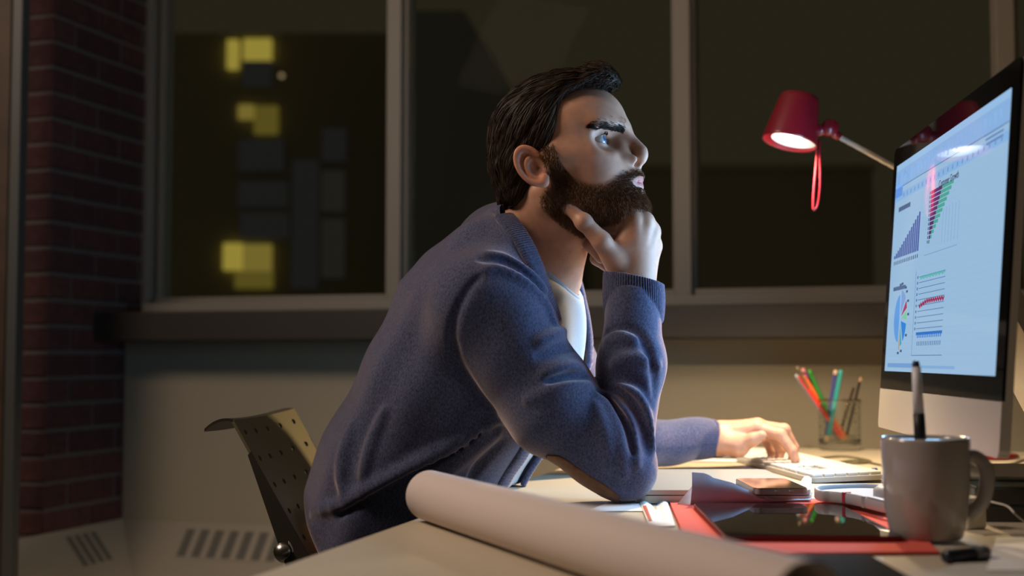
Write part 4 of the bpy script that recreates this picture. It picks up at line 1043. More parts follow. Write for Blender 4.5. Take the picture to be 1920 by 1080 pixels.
hous = MB(); hous.prism(rrect(0, M_W, -M_C, M_H, 0.010), -0.012, -0.0035, MM)
hous.add([MM @ Vector(v) for v in [(0.01, -M_C + .01, -.012), (M_W - .01, -M_C + .01, -.012), (M_W - .01, M_H - .01, -.012), (.01, M_H - .01, -.012), (.14, .05, -.042), (M_W - .14, .05, -.042), (M_W - .14, M_H - .10, -.042), (.14, M_H - .10, -.042)]], [(0, 1, 5, 4), (1, 2, 6, 5), (2, 3, 7, 6), (3, 0, 4, 7), (4, 5, 6, 7), (3, 2, 1, 0)])
hous.build('housing', m_alu, cp, local=False)
MB().prism(rrect(0.0, M_W, -M_C, -0.0008, 0.010, hi=False), -0.0035, 0.0, MM).build('chin', m_alu, cp, local=False)
MB().prism(rrect(0.0, M_W, 0.0, M_H, 0.010, lo=False), -0.0035, 0.0, MM).build('screen_glass', m_black, cp, local=False)
MMi = MM.inverted()
def sv(px, py):                                                       # measured point of the screen -> its own x,y
    q = MMi @ Vector(PP(px, py, MO, MN)); return q.x, q.y
dx0, dx1, dy0, dy1 = 0.028, M_W - 0.030, 0.027, M_H - 0.030
scr = MB().prism([(dx0, dy0), (dx1, dy0), (dx1, dy1), (dx0, dy1)], 0.0, 0.0004, MM).build('display', disp('screen_blue', (0.31, 0.49, 0.69)), cp, local=False)
class FP(MB):
    """flat print on the display"""
    def r(s, x0, y0, x1, y1, z=.0006): return s.prism([(x0, y0), (x1, y0), (x1, y1), (x0, y1)], .0004, z, MM)
    def line(s, pts, w, z=.0007):
        for (a, b), (c, e) in zip(pts[:-1], pts[1:]):
            L_ = math.hypot(c - a, e - b) + 1e-9; nx, ny = -(e - b) / L_ * w / 2, (c - a) / L_ * w / 2
            s.prism([(a - nx, b - ny), (c - nx, e - ny), (c + nx, e + ny), (a + nx, b + ny)], .0004, z, MM)
        return s
    def put(s, name, c, es=1.0):
        o = s.build(name, disp('screen_' + name, c, es), scr, local=False)
        if len(s.v) > 8: o['kind'] = 'stuff'
        return o
sp = lambda *q: [sv(*k) for k in q]
H = dy1 - dy0; Wd = dx1 - dx0
FP().r(dx0, dy1 - .010, dx1, dy1).put('menu_bar', (0.30, 0.50, 0.76))
FP().r(dx0, dy1 - .037, dx1, dy1 - .010).put('ribbon_bar', (0.245, 0.43, 0.72))
k = FP()
for i in range(26): k.r(dx0 + .015 + i * .0215, dy1 - .033 + .004 * (i % 2), dx0 + .015 + i * .0215 + .012, dy1 - .016)
k.put('toolbar_icons', (0.17, 0.31, 0.60))
FP().r(dx0, dy1 - .0385, dx1, dy1 - .037).put('ribbon_rule', (0.12, 0.22, 0.42))
x0, y0 = sv(1682, 372); x1, y1 = sv(1694, 340)
FP().r(dx0, y0, x1, y1).put('selected_cell', (0.13, 0.30, 0.72))
k = FP(); yr = sv(1694, 366)[1]
for i in range(22): k.r(dx0 + .06 + i * .024, yr - .003, dx0 + .06 + i * .024 + .005, yr + .003)
k.put('column_letters', (0.16, 0.28, 0.52))
FP().r(dx0, yr - .006, dx1, yr + .006, .0005).put('header_row', (0.24, 0.44, 0.74))
k = FP()
for i in range(26): k.r(dx0, dy0 + .024 + i * (yr - dy0 - .04) / 26, dx1, dy0 + .0245 + i * (yr - dy0 - .04) / 26, .00045)
k.put('grid_line', (0.25, 0.46, 0.70))
k = FP()
for i in range(4): k.r(dx1 - .10 + .004 * i, yr + .020 - i * .006, dx1 - .02, yr + .0225 - i * .006)
k.put('legend_text', (0.12, 0.22, 0.46))
# column chart
(bx0, by0), (bx1, by1), (bx2, by2) = sp((1678, 486), (1721, 472), (1722, 400))
k = FP(); n = 14; Hc = by2 - by1
for i in range(n):
    x = bx0 + (bx1 - bx0) * i / (n - 1); k.r(x - .0042, by0, x + .0042, by0 + Hc * (.08 + .92 * (i / (n - 1)) ** 1.1))
k.put('column_chart', (0.065, 0.105, 0.34))
k = FP()
for i in range(n): x = bx0 + (bx1 - bx0) * i / (n - 1); k.r(x - .002, by0 - .010, x + .002, by0 - .0045)
(ax, ay), (cx_, cy_) = sp((1686, 394), (1708, 382))
for i in range(9): k.r(ax + (cx_ - ax) * i / 9, ay - .0035, ax + (cx_ - ax) * (i + .75) / 9, ay + .0035)
k.put('column_chart_text', (0.04, 0.07, 0.17))
# bar chart headed Customer Growth
(gx0, gy0), (gx1, gy1), (hx0, hy0) = sp((1747, 361), (1789, 342), (1742, 453))
ka, kb, kc = FP(), FP(), FP(); n = 12
for i in range(n):
    y = gy0 + (hy0 - gy0) * i / (n - 1); Lr = (gx1 - gx0) * (1 - i / (n - .4)); a = gx0 + Lr * .50
    ka.r(gx0, y - .0028, a, y + .0022); kb.r(a, y - .0028, gx0 + Lr, y + .0022); kc.r(gx0 - .008, y - .002, gx0 - .004, y + .002)
ka.put('bar_chart_dark', (0.10, 0.035, 0.14)); kb.put('bar_chart_green', (0.08, 0.36, 0.30)); kc.put('bar_chart_text', (0.06, 0.10, 0.24))
k = FP(); e = sv(1737, 478); g = sv(1797, 456); k.line([(gx0 - .02, hy0 - .018), (gx1 + .035, hy0 - .018)], .001)
for i in range(6): k.line([(gx1 - .045 + i * .016, hy0 - .01), (gx1 - .045 + i * .016, gy0 - .03)], .0005)
k.put('bar_chart_frame', (0.17, 0.30, 0.52))
def label(txt, x, y, size, c, name):
    cu = bpy.data.curves.new(name, 'FONT'); cu.body = txt; cu.size = size; cu.extrude = .0001
    tmp = bpy.data.objects.new('tmp', cu); COL.objects.link(tmp); dg = bpy.context.evaluated_depsgraph_get(); me = bpy.data.meshes.new_from_object(tmp.evaluated_get(dg)); bpy.data.objects.remove(tmp)
    me.transform(MM @ Matrix.Translation((x, y, .0007))); return obj(name, me, disp('screen_text', (0.015, 0.02, 0.06)), scr, local=False)
tx0, ty0 = sv(1761, 352)
label('Customer Growth', tx0, ty0, .0135, None, 'chart_heading')
# line chart
(lx0, ly0), (lx1, ly1), (lxm, lym), (lxb, lyb) = sp((1727, 519), (1774, 506), (1727, 574), (1723, 627))
k = FP(); nn = 16
for i in range(nn): x = lx0 + (lx1 - lx0) * i / nn; k.r(x, ly0 - .004 + .001 * (i % 2), x + (lx1 - lx0) / nn * .6, ly0 + .001)
k.put('line_chart_green', (0.07, 0.42, 0.36))
k = FP(); q = [(lx0 + (lx1 - lx0) * i / 24, lym + .006 * min(1, i / 8) + .0025 * (-1) ** i) for i in range(25)]
k.line(q, .0034); k.put('line_chart_red', (0.30, 0.022, 0.08))
k = FP(); k.r(lx0 - .008, lyb - .001, lx1, lyb + .003)
for i in range(14): x = lx0 + (lx1 - lx0) * i / 14; k.r(x, lyb - .005, x + .004, lyb)
k.put('line_chart_blue', (0.03, 0.16, 0.55))
k = FP()
for i in range(10): y = lyb + (ly0 - lyb) * (i + 1) / 10; k.r(lx0 - .008, y - .0005, lx1, y + .0005); k.r(lx0 - .020, y - .002, lx0 - .014, y + .002)
for i in range(14): x = lx0 + (lx1 - lx0) * i / 14; k.r(x, lyb - .016, x + .0035, lyb - .010)
k.r(lx0 - .03, lyb - .03, lx1 + .005, lyb - .029); k.r(lx0 - .03, lyb - .03, lx0 - .029, ly0 + .01)
k.put('line_chart_grid', (0.10, 0.19, 0.38))
# pie chart
pcx, pcy = sv(1688.5, 597); pr = .036
cols = [((0.11, 0.32, 0.72), 95, 268, (-.006, 0)), ((0.20, 0.34, 0.66), 40, 92, (.002, .006)), ((0.36, 0.04, 0.10), 18, 38, (.006, .003)), ((0.20, 0.55, 0.32), -4, 16, (.007, 0)), ((0.03, 0.22, 0.66), -58, -8, (.006, -.004)), ((0.06, 0.34, 0.46), -80, -62, (.002, -.007)), ((0.44, 0.26, 0.12), -90, -82, (0, -.012))]
for c, a0, a1, (ox, oy) in cols:
    s = FP(); poly = [(pcx + ox, pcy + oy)] + [(pcx + ox + pr * math.cos(math.radians(a)), pcy + oy + pr * math.sin(math.radians(a))) for a in np.linspace(a0, a1, 12)]
    s.prism(poly, .0004, .0007, MM); s.build('pie_slice', disp('pie_%d' % (a0 + 90), c), scr, local=False)
k = FP()
for a in (60, 48, 28, 5, -30, -70, -92, 88, 102, 180): r_ = pr * (1.45 if a != 180 else .5); k.r(pcx + r_ * math.cos(math.radians(a)) - .006, pcy + r_ * math.sin(math.radians(a)) - .0018, pcx + r_ * math.cos(math.radians(a)) + .006, pcy + r_ * math.sin(math.radians(a)) + .0018)
ttx, tty = sv(1676, 543); tt2, _q = sv(1699, 536)
for i in range(10): k.r(ttx + (tt2 - ttx) * i / 10, tty - .003, ttx + (tt2 - ttx) * (i + .8) / 10, tty + .003)
k.put('pie_chart_text', (0.06, 0.10, 0.22))
k = FP(); k.r(dx0 + .02, dy0 + .006, dx0 + .21, dy0 + .0125); k.put('scroll_bar', (0.16, 0.33, 0.62))
k = FP(); k.r(dx0 + .24, dy0 + .006, dx0 + .42, dy0 + .010); k.put('scroll_track', (0.21, 0.40, 0.66))
# stand: neck and foot resting on the flat cases below it
def zup(p, z): return np.array([p[0], p[1], z])
mid = np.array(MM @ Vector((M_W / 2, 0, 0)))
Xb = -np.array([MN[0], MN[1], 0]); Xb /= np.linalg.norm(Xb); Yb = np.array([MW[0], MW[1], 0])
ZB = DZ + 0.042
SB = frame_m(zup(mid, 0), Xb, Yb, EZ)                                 # x behind the screen, y towards the camera
MB().box(0.02, 0.20, -0.10, 0.10, ZB, ZB + 0.006, SB, b=0.002).build('foot', m_alu, cp, local=False)
nk = MB(); V = []
for (x, z) in ((0.185, ZB + .006), (0.195, ZB + .006), (0.085, ZB + .26), (0.065, ZB + .25)): V += [SB @ Vector((x, -.09, z)), SB @ Vector((x, .09, z))]
nk.add(V, [(0, 1, 3, 2), (2, 3, 5, 4), (4, 5, 7, 6), (6, 7, 1, 0), (0, 2, 4, 6), (1, 7, 5, 3)]).build('stand_neck', m_alu, cp, local=False)
m_case = mat('dark_grey_case', (0.040, 0.040, 0.034), 0.5)
m_teal = mat('teal_seam', (0.05, 0.075, 0.07), 0.4)
for i, (z0, z1, lb) in enumerate(((DZ, DZ + .020, 'lower of two dark grey flat cases stacked under the monitor'), (DZ + .0205, DZ + .042, 'upper of two dark grey flat cases, the monitor foot standing on it'))):
    t = thing('flat_case', lb, 'case', SB @ Vector((.13, .0, z0)), 0, 'flat cases under the monitor')
    MB().box(0.010, 0.26, -0.17, 0.175, z0, z1 - .0016, SB, b=0.002).build('case_body', m_case, t, local=False)
    MB().box(0.012, 0.258, -0.168, 0.173, z1 - .0016, z1, SB).build('lid_edge', m_teal, t, local=False)

# ================================================================== red desk lamp behind the monitor
m_red = mat('red_lacquer', (0.19, 0.006, 0.014), 0.3, coat=0.3)
m_redp = mat('red_inside', (0.45, 0.02, 0.02), 0.5)
m_white = mat('white_reflector', (0.85, 0.82, 0.76), 0.4)
m_bulb = mat('glowing_bulb', (1, 1, 1), 0.5, emit=(1.0, 0.90, 0.76), es=3.0)
m_arm = mat('cream_metal_tube', (0.55, 0.50, 0.42), 0.35, 0.3)
LD = 2.21; lc = P(1480, 268, LD)                                      # centre of the shade's mouth
axis = np.array([0.25, 0.10, 0.95]); axis /= np.linalg.norm(axis)     # from mouth to crown
lx = np.cross([0, 1, 0], axis); lx /= np.linalg.norm(lx); ly = np.cross(axis, lx)
LM = frame_m(lc, lx, ly, axis)
lamp = thing('desk_lamp', 'red desk lamp switched on, reaching out from behind the monitor', 'lamp', on(1822, 857))
R0 = 0.0485; R1 = 0.036; HS = 0.088
MB().lathe([(R0, 0), (R0 * .97 + R1 * .03, .004), (R1, HS - .012), (R1 * .92, HS - .003), (R1 * .7, HS), (0.0, HS), (0.0, HS - .002), (R1 * .68, HS - .002), (R1 - .0025, HS - .012), (R0 - .002, 0)], 56, LM, True).build('lamp_shade', m_red, lamp, True, local=False)
MB().lathe([(R0 - .0026, 0.0008), (R1 - .004, HS - .014), (0, HS - .006)], 56, LM).build('shade_lining', m_redp, lamp, True, local=False)
MB().lathe([(R0 * .80, 0.006), (R0 * .62, .024), (R1 * .5, .045), (0.012, .052)], 48, LM @ Matrix.Translation((.006, 0, 0))).build('reflector', m_white, lamp, True, local=False)
bulb = MB().lathe([(0.0, 0.004)] + [(0.024 * math.sin(a), 0.028 - 0.024 * math.cos(a)) for a in np.linspace(.15, 2.5, 14)] + [(0.012, .055), (0.0, .056)], 32, LM).build('bulb', m_bulb, lamp, True, local=False)
pl = bpy.data.lights.new('bulb_light', 'SPOT'); pl.energy = 42.0; pl.color = (1.0, 0.74, 0.46); pl.shadow_soft_size = 0.02; pl.spot_size = math.radians(142); pl.spot_blend = 0.5
po = bpy.data.objects.new('bulb_light', pl); COL.objects.link(po); po.location = LM @ Vector((0, 0, -0.006)); po.rotation_euler = (0.06, 0.10, 0)
jb = P(1552, 243, LD + .01); js = P(1534, 246, LD)
MB().tube([js - lx * .004, jb], [0.010, 0.010], 16).build('joint', m_red, lamp, True, local=False)
jk = MB().lathe([(0, -.014), (.013, -.014), (.0145, -.010), (.0145, .010), (.013, .014), (0, .014)], 24, Matrix.Translation(Vector(P(1555, 240, LD + .005))) @ Matrix.Rotation(math.pi / 2, 4, 'X')).build('joint_knob', m_red, lamp, True, local=False)
MB().lathe([(0, -.0165), (.004, -.0165), (.004, -.0135)], 16, Matrix.Translation(Vector(P(1555, 240, LD + .005))) @ Matrix.Rotation(-math.pi / 2, 4, 'X') @ Matrix.Translation((0, 0, .031))).build('screw', m_chrome, jk, True, local=False)
elb = P(1840, 402, 2.40); bs = on(1822, 857); bs = zup(bs, DZ)
MB().tube([P(1556, 246, LD + .005), P(1574, 257, LD + .008)], [0.0085, 0.0075], 14).build('arm_socket', m_red, lamp, True, local=False)
MB().tube([P(1572, 256, LD + .008), elb], 0.0048, 14).build('upper_arm', m_arm, lamp, True, local=False)
MB().lathe([(0, -.016), (.015, -.016), (.017, 0), (.015, .016), (0, .016)], 20, Matrix.Translation(Vector(elb)) @ Matrix.Rotation(math.pi / 2, 4, 'X')).build('elbow_joint', m_red, lamp, True, local=False)
MB().tube([elb, bs + EZ * .03], 0.0055, 14).build('lower_arm', m_arm, lamp, True, local=False)
MB().lathe([(0, 0), (.085, 0), (.088, .003), (.086, .007), (.06, .011), (.018, .014), (.012, .04), (0, .04)], 48, Matrix.Translation(Vector(bs))).build('lamp_base', m_red, lamp, True, local=False)
cd_ = [P(1536, 262, LD), P(1537, 285, LD - .003), P(1538, 320, LD - .002), P(1537, 355, LD), P(1533, 384, LD), P(1527, 393, LD), P(1525, 388, LD), P(1526, 360, LD), P(1529, 325, LD), P(1531, 300, LD), P(1532, 280, LD)]
MB().tube(smooth_path(cd_, 50), 0.0024, 10).build('pull_cord', m_red, lamp, True, local=False)
m_ccord = mat('cream_cord', (0.5, 0.45, 0.36), .5)
tag(MB().tube(smooth_path([zup(on(1800, 877), DZ + .003), zup(on(1858, 877), DZ + .003), zup(on(1895, 873), DZ + .003), zup(on(1922, 863), DZ + .003), zup(on(1970, 855), DZ + .003)], 40), .003, 8).build('power_cord', m_ccord, None, True), 'cream power cord curving beside the red lamp base', 'cord')
m_blk = mat('black_rubber', (0.012, 0.012, 0.012), .5)
tag(MB().tube(smooth_path([zup(on(1780, 899), DZ + .0028), zup(on(1850, 895), DZ + .0028), zup(on(1905, 889), DZ + .0028), zup(on(1990, 886), DZ + .0028)], 40), .0028, 8).build('power_cord', m_blk, None, True), 'black power cord lying behind the white mug', 'cord')

# ================================================================== glass cup of pencils
m_cup = mat('clear_glass', (0.95, 0.97, 0.93), 0.02, trans=1.0, ior=1.45)
cc = on(1565, 841); cc[1] = min(cc[1], cc[1] - .045); CR = .0455
prof = [(0, .001), (CR * .9, .001), (CR * .96, .004)] + [(CR * (.955 + .03 * math.sin(i * math.pi * .82) * 1.7) , .010 + i * .0036) for i in range(26)] + [(CR * 1.0, .106), (CR * .985, .1075)]
prof += [(CR * .94, .106)] + [(CR * .915, .100 - i * .0085) for i in range(10)] + [(CR * .85, .012), (0, .011)]
cupt = MB().lathe(prof, 64, Matrix.Translation(Vector(cc))).build('pencil_cup', m_cup, None, True)
tag(cupt, 'ribbed clear glass cup holding coloured pencils', 'cup')
cy_ = cc[1]
def pencil(label_, col, top, bot, r=.0047, tipc=(0.62, 0.42, 0.25), flat_end=True, dy=(0, 0), cat='pencil', nm='coloured_pencil', grp='pencils in the glass cup'):
    a = P(*bot, cy_ + dy[0]); a[2] = max(a[2], DZ + .0135); b = P(*top, cy_ + dy[1])
    t = (b - a); L_ = np.linalg.norm(t); t /= L_; u = np.cross(t, [0, 1, 0]); u /= np.linalg.norm(u); M = frame_m(a, u, np.cross(t, u), t)
    th = thing(nm, label_, cat, a, 0, grp)
    m_ = mat('pencil_%d_%d' % (top[0], top[1]), col, .35, coat=.3)
    MB().lathe([(0, .016), (r, .016), (r, L_ - .010), (0, L_ - .010)], 6, M).build('barrel', m_, th, False, local=False)
    MB().lathe([(0, L_ - .010), (r * 1.0, L_ - .010), (r * .96, L_ - .002), (r * .6, L_), (0, L_)], 12, M).build('end_cap', mat('pencil_end_%d_%d' % (top[0], top[1]), tipc, .5), th, True, local=False)
    MB().lathe([(r * .98, .016), (.0012, .004), (0, .002)], 10, M).build('sharpened_tip', mat('pencil_wood', (0.6, 0.42, 0.24), .6), th, True, local=False)
pencil('light blue pencil at the left edge of the leaning bunch', (0.32, 0.42, 0.60), (1492, 702), (1581, 838), r=.0034, tipc=(.4, .5, .6), dy=(.006, .020))
pencil('red pencil leaning left across the glass cup', (0.62, 0.035, 0.02), (1498, 704), (1586, 836), tipc=(.66, .08, .04), dy=(-.016, .014))
pencil('orange pencil leaning left, just right of the red one', (0.72, 0.16, 0.035), (1506, 704), (1594, 834), tipc=(.72, .2, .05), dy=(-.008, .014))
pencil('purple pencil with pink end behind the orange one', (0.16, 0.03, 0.18), (1504, 691), (1588, 834), tipc=(.6, .25, .25), dy=(.012, .022))
pencil('green pencil leaning left in the glass cup', (0.02, 0.19, 0.03), (1517, 694), (1578, 836), tipc=(.03, .25, .04), dy=(.004, -.006))
pencil('navy pencil with pale end standing near upright', (0.05, 0.06, 0.22), (1567, 694), (1548, 836), tipc=(.6, .42, .32), dy=(-.006, .004))
pencil('teal pencil standing beside the navy one', (0.03, 0.30, 0.30), (1577, 694), (1551, 838), tipc=(.04, .36, .36), dy=(-.016, -.010))
pencil('black brush with pale tip leaning right in the cup', (0.012, 0.010, 0.010), (1614, 708), (1584, 836), r=.0028, tipc=(.45, .30, .18), dy=(0, .014), cat='brush', nm='paint_brush')
pencil('dark brown pencil leaning right behind the black brush', (0.035, 0.022, 0.016), (1601, 726), (1570, 838), r=.0030, tipc=(.05, .03, .02), dy=(.02, .01))
pencil('thin dark grey pencil with pale end, tallest of the leaning bunch', (0.10, 0.085, 0.06), (1494, 687), (1572, 836), r=.0026, tipc=(.25, .2, .16), dy=(.02, .0))

# ================================================================== keyboard
m_key = mat('white_key', (0.64, 0.63, 0.60), .45); m_kb = mat('keyboard_case_shaded', (0.40, 0.39, 0.36), .4)  # case darker than the keys, shade of the gaps put into its colour
ka_ = on(1505, 857, DZ + .008); kb_ = on(1657, 892, DZ + .008)        # far right corner and a point on the right edge
ky = (ka_ - kb_); ky[2] = 0; ky /= np.linalg.norm(ky); kx = np.array([ky[1], -ky[0], 0])
KW, KL = .132, .425
KM = frame_m(zup(ka_, 0) - kx * KW, kx, -ky, EZ)                      # x from the man's side to the monitor, y towards the camera
kb = thing('keyboard', 'white keyboard with low square keys under his left hand', 'keyboard', KM @ Vector((KW / 2, KL / 2, DZ)))
tilt_ = Matrix.Translation((0, 0, DZ + .004)) @ Matrix.Rotation(-math.radians(2.2), 4, 'Y')
KT = KM @ tilt_
MB().prism(rrect(0, KW, 0, KL, .012), -.003, .0045, KT).build('case', m_kb, kb, local=False)
rows = [(.006, .0165), (.0255, .0165), (.0445, .0165), (.0635, .0165), (.0825, .0165), (.1015, .0165), (.1195, .0095)]
kc = {}
def key(x0, y0, sx, sy):
    k_ = (round(sx, 4), round(sy, 4))
    if k_ not in kc: kc[k_] = MB().box(0, sx, 0, sy, 0, .0050, b=.0008).mesh('key'); kc[k_].materials.append(m_key)
    o = bpy.data.objects.new('key', kc[k_]); COL.objects.link(o); o.parent = kb; o.matrix_parent_inverse = kb.matrix_world.inverted(); o.matrix_basis = KT @ Matrix.Translation((x0, y0, .0045))
for ri, (x0, sx) in enumerate(rows[:6]):
    pat = {0: [1.2, 1.2, 1.2, 5.6, 1.2, 1.2, 1.2], 1: [2.2] + [1] * 9 + [2.4]}.get(ri, [1.5] + [1] * 11 + [1.4] if ri < 5 else [1] * 13)
    u = (.262 - .0) / sum(pat); y = .006
    for w_ in pat: key(x0, y + .001, sx, w_ * u - .0025); y += w_ * u
    for j in range(3): 
        if ri in (0, 3, 4, 5) or (ri == 1 and j == 1): key(x0, .276 + j * .0195, sx, .017)
    for j in range(4): key(x0, .340 + j * .0195, sx, .017)
# ================================================================== laptop with a phone on it
m_lap = mat('silver_laptop', (0.42, 0.41, 0.37), .36, .35)
la = on(1524, 919, DZ + .019); lb_ = on(1432, 879, DZ + .019)
lyv = lb_ - la; lyv[2] = 0; lyv /= np.linalg.norm(lyv); lxv = np.array([-lyv[1], lyv[0], 0])
LPM = frame_m(zup(la, 0), lxv, lyv, EZ)                               # x to the left (towards the man), y away
lap = thing('laptop', 'closed silver laptop beside his elbow, dark phone on top', 'laptop', LPM @ Vector((.12, .16, DZ)))
MB().prism(rrect(0, .235, 0, .325, .014), DZ + .0015, DZ + .0115, LPM).build('base', m_lap, lap, local=False)
MB().prism(rrect(.002, .233, .002, .323, .013), DZ + .0115, DZ + .0128, LPM).build('seam', m_blk, lap, local=False)
MB().prism(rrect(0, .235, 0, .325, .014), DZ + .0128, DZ + .019, LPM).build('lid', m_lap, lap, local=False)
for x, y in ((.02, .02), (.215, .02), (.02, .305), (.215, .305)): MB().lathe([(0, 0), (.006, 0), (.006, .0016), (0, .0016)], 12, LPM @ Matrix.Translation((x, y, DZ))).build('rubber_foot', m_blk, lap, local=False)
p0 = on(1520, 915, DZ + .027); p1 = on(1434, 879, DZ + .027)
zl = DZ + .019; m_ph = mat('phone_glass', (0.006, 0.006, 0.006), .06, spec=.6); m_phf = mat('phone_frame', (0.35, 0.30, 0.27), .3, .9)
pyv = p1 - p0; pyv[2] = 0; pyv /= np.linalg.norm(pyv); pxv = np.array([-pyv[1], pyv[0], 0])
PHM = frame_m(zup(p0, 0), pxv, pyv, EZ)
ph = thing('phone', 'dark glass phone lying on the corner of the laptop', 'phone', PHM @ Vector((.034, .07, zl)))
MB().prism(rrect(.002, .073, .002, .142, .010), zl, zl + .0068, PHM).build('frame', m_phf, ph, local=False)
MB().prism(rrect(.0026, .0724, .0026, .1414, .010), zl + .0068, zl + .0076, PHM).build('screen', m_ph, ph, local=False)
for x in (.022, .040): MB().box(x, x + .006, .0012, .0022, zl + .002, zl + .0045, PHM, b=.0004).build('side_button', m_phf, ph, local=False)

# ================================================================== papers
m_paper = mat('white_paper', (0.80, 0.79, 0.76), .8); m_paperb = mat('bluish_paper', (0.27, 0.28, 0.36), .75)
def sheet(name, label_, cat, grid_fn, nu, nv, m, th=.0006, parent=None, group=None):
    V = []; F = []
    for s in (0, 1):
        for i in range(nu + 1):
            for j in range(nv + 1):
                p_ = np.array(grid_fn(i / nu, j / nv), float); V.append(p_ + EZ * (th if s == 0 else 0))
    k = (nu + 1) * (nv + 1); I = lambda i, j, s=0: s * k + i * (nv + 1) + j
    for i in range(nu):
        for j in range(nv):
            F.append((I(i, j), I(i + 1, j), I(i + 1, j + 1), I(i, j + 1))); F.append((I(i, j + 1, 1), I(i + 1, j + 1, 1), I(i + 1, j, 1), I(i, j, 1)))
    for i in range(nu): F.append((I(i, 0), I(i, 0, 1), I(i + 1, 0, 1), I(i + 1, 0))); F.append((I(i + 1, nv), I(i + 1, nv, 1), I(i, nv, 1), I(i, nv)))
    for j in range(nv): F.append((I(0, j + 1), I(0, j + 1, 1), I(0, j, 1), I(0, j))); F.append((I(nu, j), I(nu, j, 1), I(nu, j + 1, 1), I(nu, j + 1)))
    o = MB().add(V, F).build(name, m, parent, True); autosmooth(o, .9)
    if label_: tag(o, label_, cat, group)
    return o
def quad(a, b, c, d_, z):                                             # bilinear patch over four desk points
    A, B, C_, D_ = [zup(k, z) for k in (a, b, c, d_)]
    return lambda u, v: A * (1 - u) * (1 - v) + B * u * (1 - v) + C_ * u * v + D_ * (1 - u) * v
# white sheets under the far hand
q = quad(on(1290, 866), on(1440, 868), on(1496, 852), on(1330, 850), DZ)
sheet('paper_sheet', 'white sheet of paper under the wrist beside the keyboard', 'paper', lambda u, v: q(u, v) + EZ * (.0015 + .003 * math.sin(u * 3) * v), 12, 8, m_paper)
q2_ = quad(on(1300, 862), on(1395, 864), on(1470, 850), on(1360, 846), DZ)
sheet('paper_sheet', 'top white sheet, slightly curled, on the papers under his far hand', 'paper', lambda u, v: q2_(u, v) + EZ * (.0075 + .004 * (1 - u) * v), 12, 8, m_paper)
# bluish sheet with a lifted corner in front of the laptop
s0 = on(1285, 950); s1 = on(1462, 946); s2 = on(1425, 940); s3 = on(1303, 940)
def curl(u, v):
    a = on(1294, 950, DZ + .001); b = on(1475, 947, DZ + .001); top = P(1311, 891, 1.665); tr = P(1372, 905, 1.665)
    base = a * (1 - u) + b * u
    ridge = np.array([np.interp(u, [0, .12, .3, .6, 1], [top[0] - .006, top[0] + .012, tr[0] - .02, tr[0] + .03, b[0] - .008]), 1.69, np.interp(u, [0, .1, .25, .45, .7, 1], [top[2] + .001, top[2], top[2] - .004, tr[2] - .003, tr[2] - .022, DZ + .006])])
    bow = math.sin(v * math.pi) * .008
    return base * (1 - v) + ridge * v + np.array([0, -bow, bow * .3])
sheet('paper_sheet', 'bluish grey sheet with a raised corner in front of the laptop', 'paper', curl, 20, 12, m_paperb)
qb = quad(on(1268, 951), on(1300, 951), on(1310, 905, DZ + .03), on(1302, 907, DZ + .03), DZ)
sheet('paper_sheet', 'cream paper edge rising left of the bluish sheet', 'paper', lambda u, v: zup(qb(u, v), DZ + .002 + v * .028), 6, 8, mat('cream_paper', (.66, .60, .50), .8))
# crumpled white sheet beside the headphones
qc = quad(on(1430, 948), on(1520, 946), on(1522, 921), on(1462, 931), DZ)
sheet('paper_sheet', 'white crumpled paper between the laptop and the tablet', 'paper', lambda u, v: qc(u, v) + EZ * (.006 + .010 * math.sin(u * 7 + 2) * math.sin(v * 5) ** 2 + .008 * v), 14, 10, m_paper)
# striped sheets by the elbow
qd = quad(on(1218, 985, DZ + .002), on(1266, 985, DZ + .002), on(1252, 944, DZ + .002), on(1197, 938, DZ + .002), DZ)
sh = sheet('paper_sheet', 'white papers with a red striped edge by his elbow', 'paper', lambda u, v: qd(u, v) + EZ * (.0010 + .003 * math.sin(u * 9) * v), 14, 8, m_paper, .001)
m_rstripe = mat('red_print', (0.50, 0.10, 0.07), .7)
sheet('red_stripe', None, None, lambda u, v: qd(.05 + .12 * u, .15 + .55 * v) + EZ * (.0022 + .003 * math.sin((.05 + .12 * u) * 9) * (.15 + .55 * v)), 4, 4, m_rstripe, .0004, sh)
qe = quad(on(1100, 960), on(1215, 960), on(1215, 936), on(1150, 940), DZ)
sheet('paper_sheet', 'white sheet under the point of his elbow', 'paper', lambda u, v: qe(u, v) + EZ * .0008, 4, 4, m_paper)

# ================================================================== notebook, folder, tablet (stack)
def slab(name, label_, cat, M, w, h, z0, z1, m, r=.006): 
    t = thing(name, label_, cat, M @ Vector((w / 2, h / 2, z0)))
    return t
fa = on(1256, 945, DZ + .014); fb = on(1267, 978, DZ + .014)
fy = (fa - fb); fy[2] = 0; fy /= np.linalg.norm(fy); ang = -8
FM = yaw_frame(zup(on(1400, 1008, DZ + .014), 0), 0)
m_note = mat('black_notebook', (0.020, 0.017, 0.013), .9, spec=.1); m_fold = mat('red_folder', (0.74, 0.13, 0.10), .85, spec=.15); m_leaf = mat('page_block', (.5, .46, .4), .8)
nb = thing('notebook', 'black notebook in front of the red folder at the near edge', 'notebook', (.30, 1.0, DZ))
yr_ = .80
MB().box(.225, .345, yr_, 1.25, DZ + .0005, DZ + .0015, b=.0004).build('back_cover', m_note, nb, local=False)
MB().box(.228, .342, yr_ + .004, 1.247, DZ + .0015, DZ + .0050, None).build('page_block', mat('dark_page_block', (.10, .09, .07), .8), nb, local=False)
MB().box(.225, .345, yr_, 1.25, DZ + .0050, DZ + .0062, b=.0005).build('front_cover', m_note, nb, local=False)
fl = thing('folder', 'red paper folder under the black tablet', 'folder', (.29, 1.45, DZ))
zf = DZ + .0006
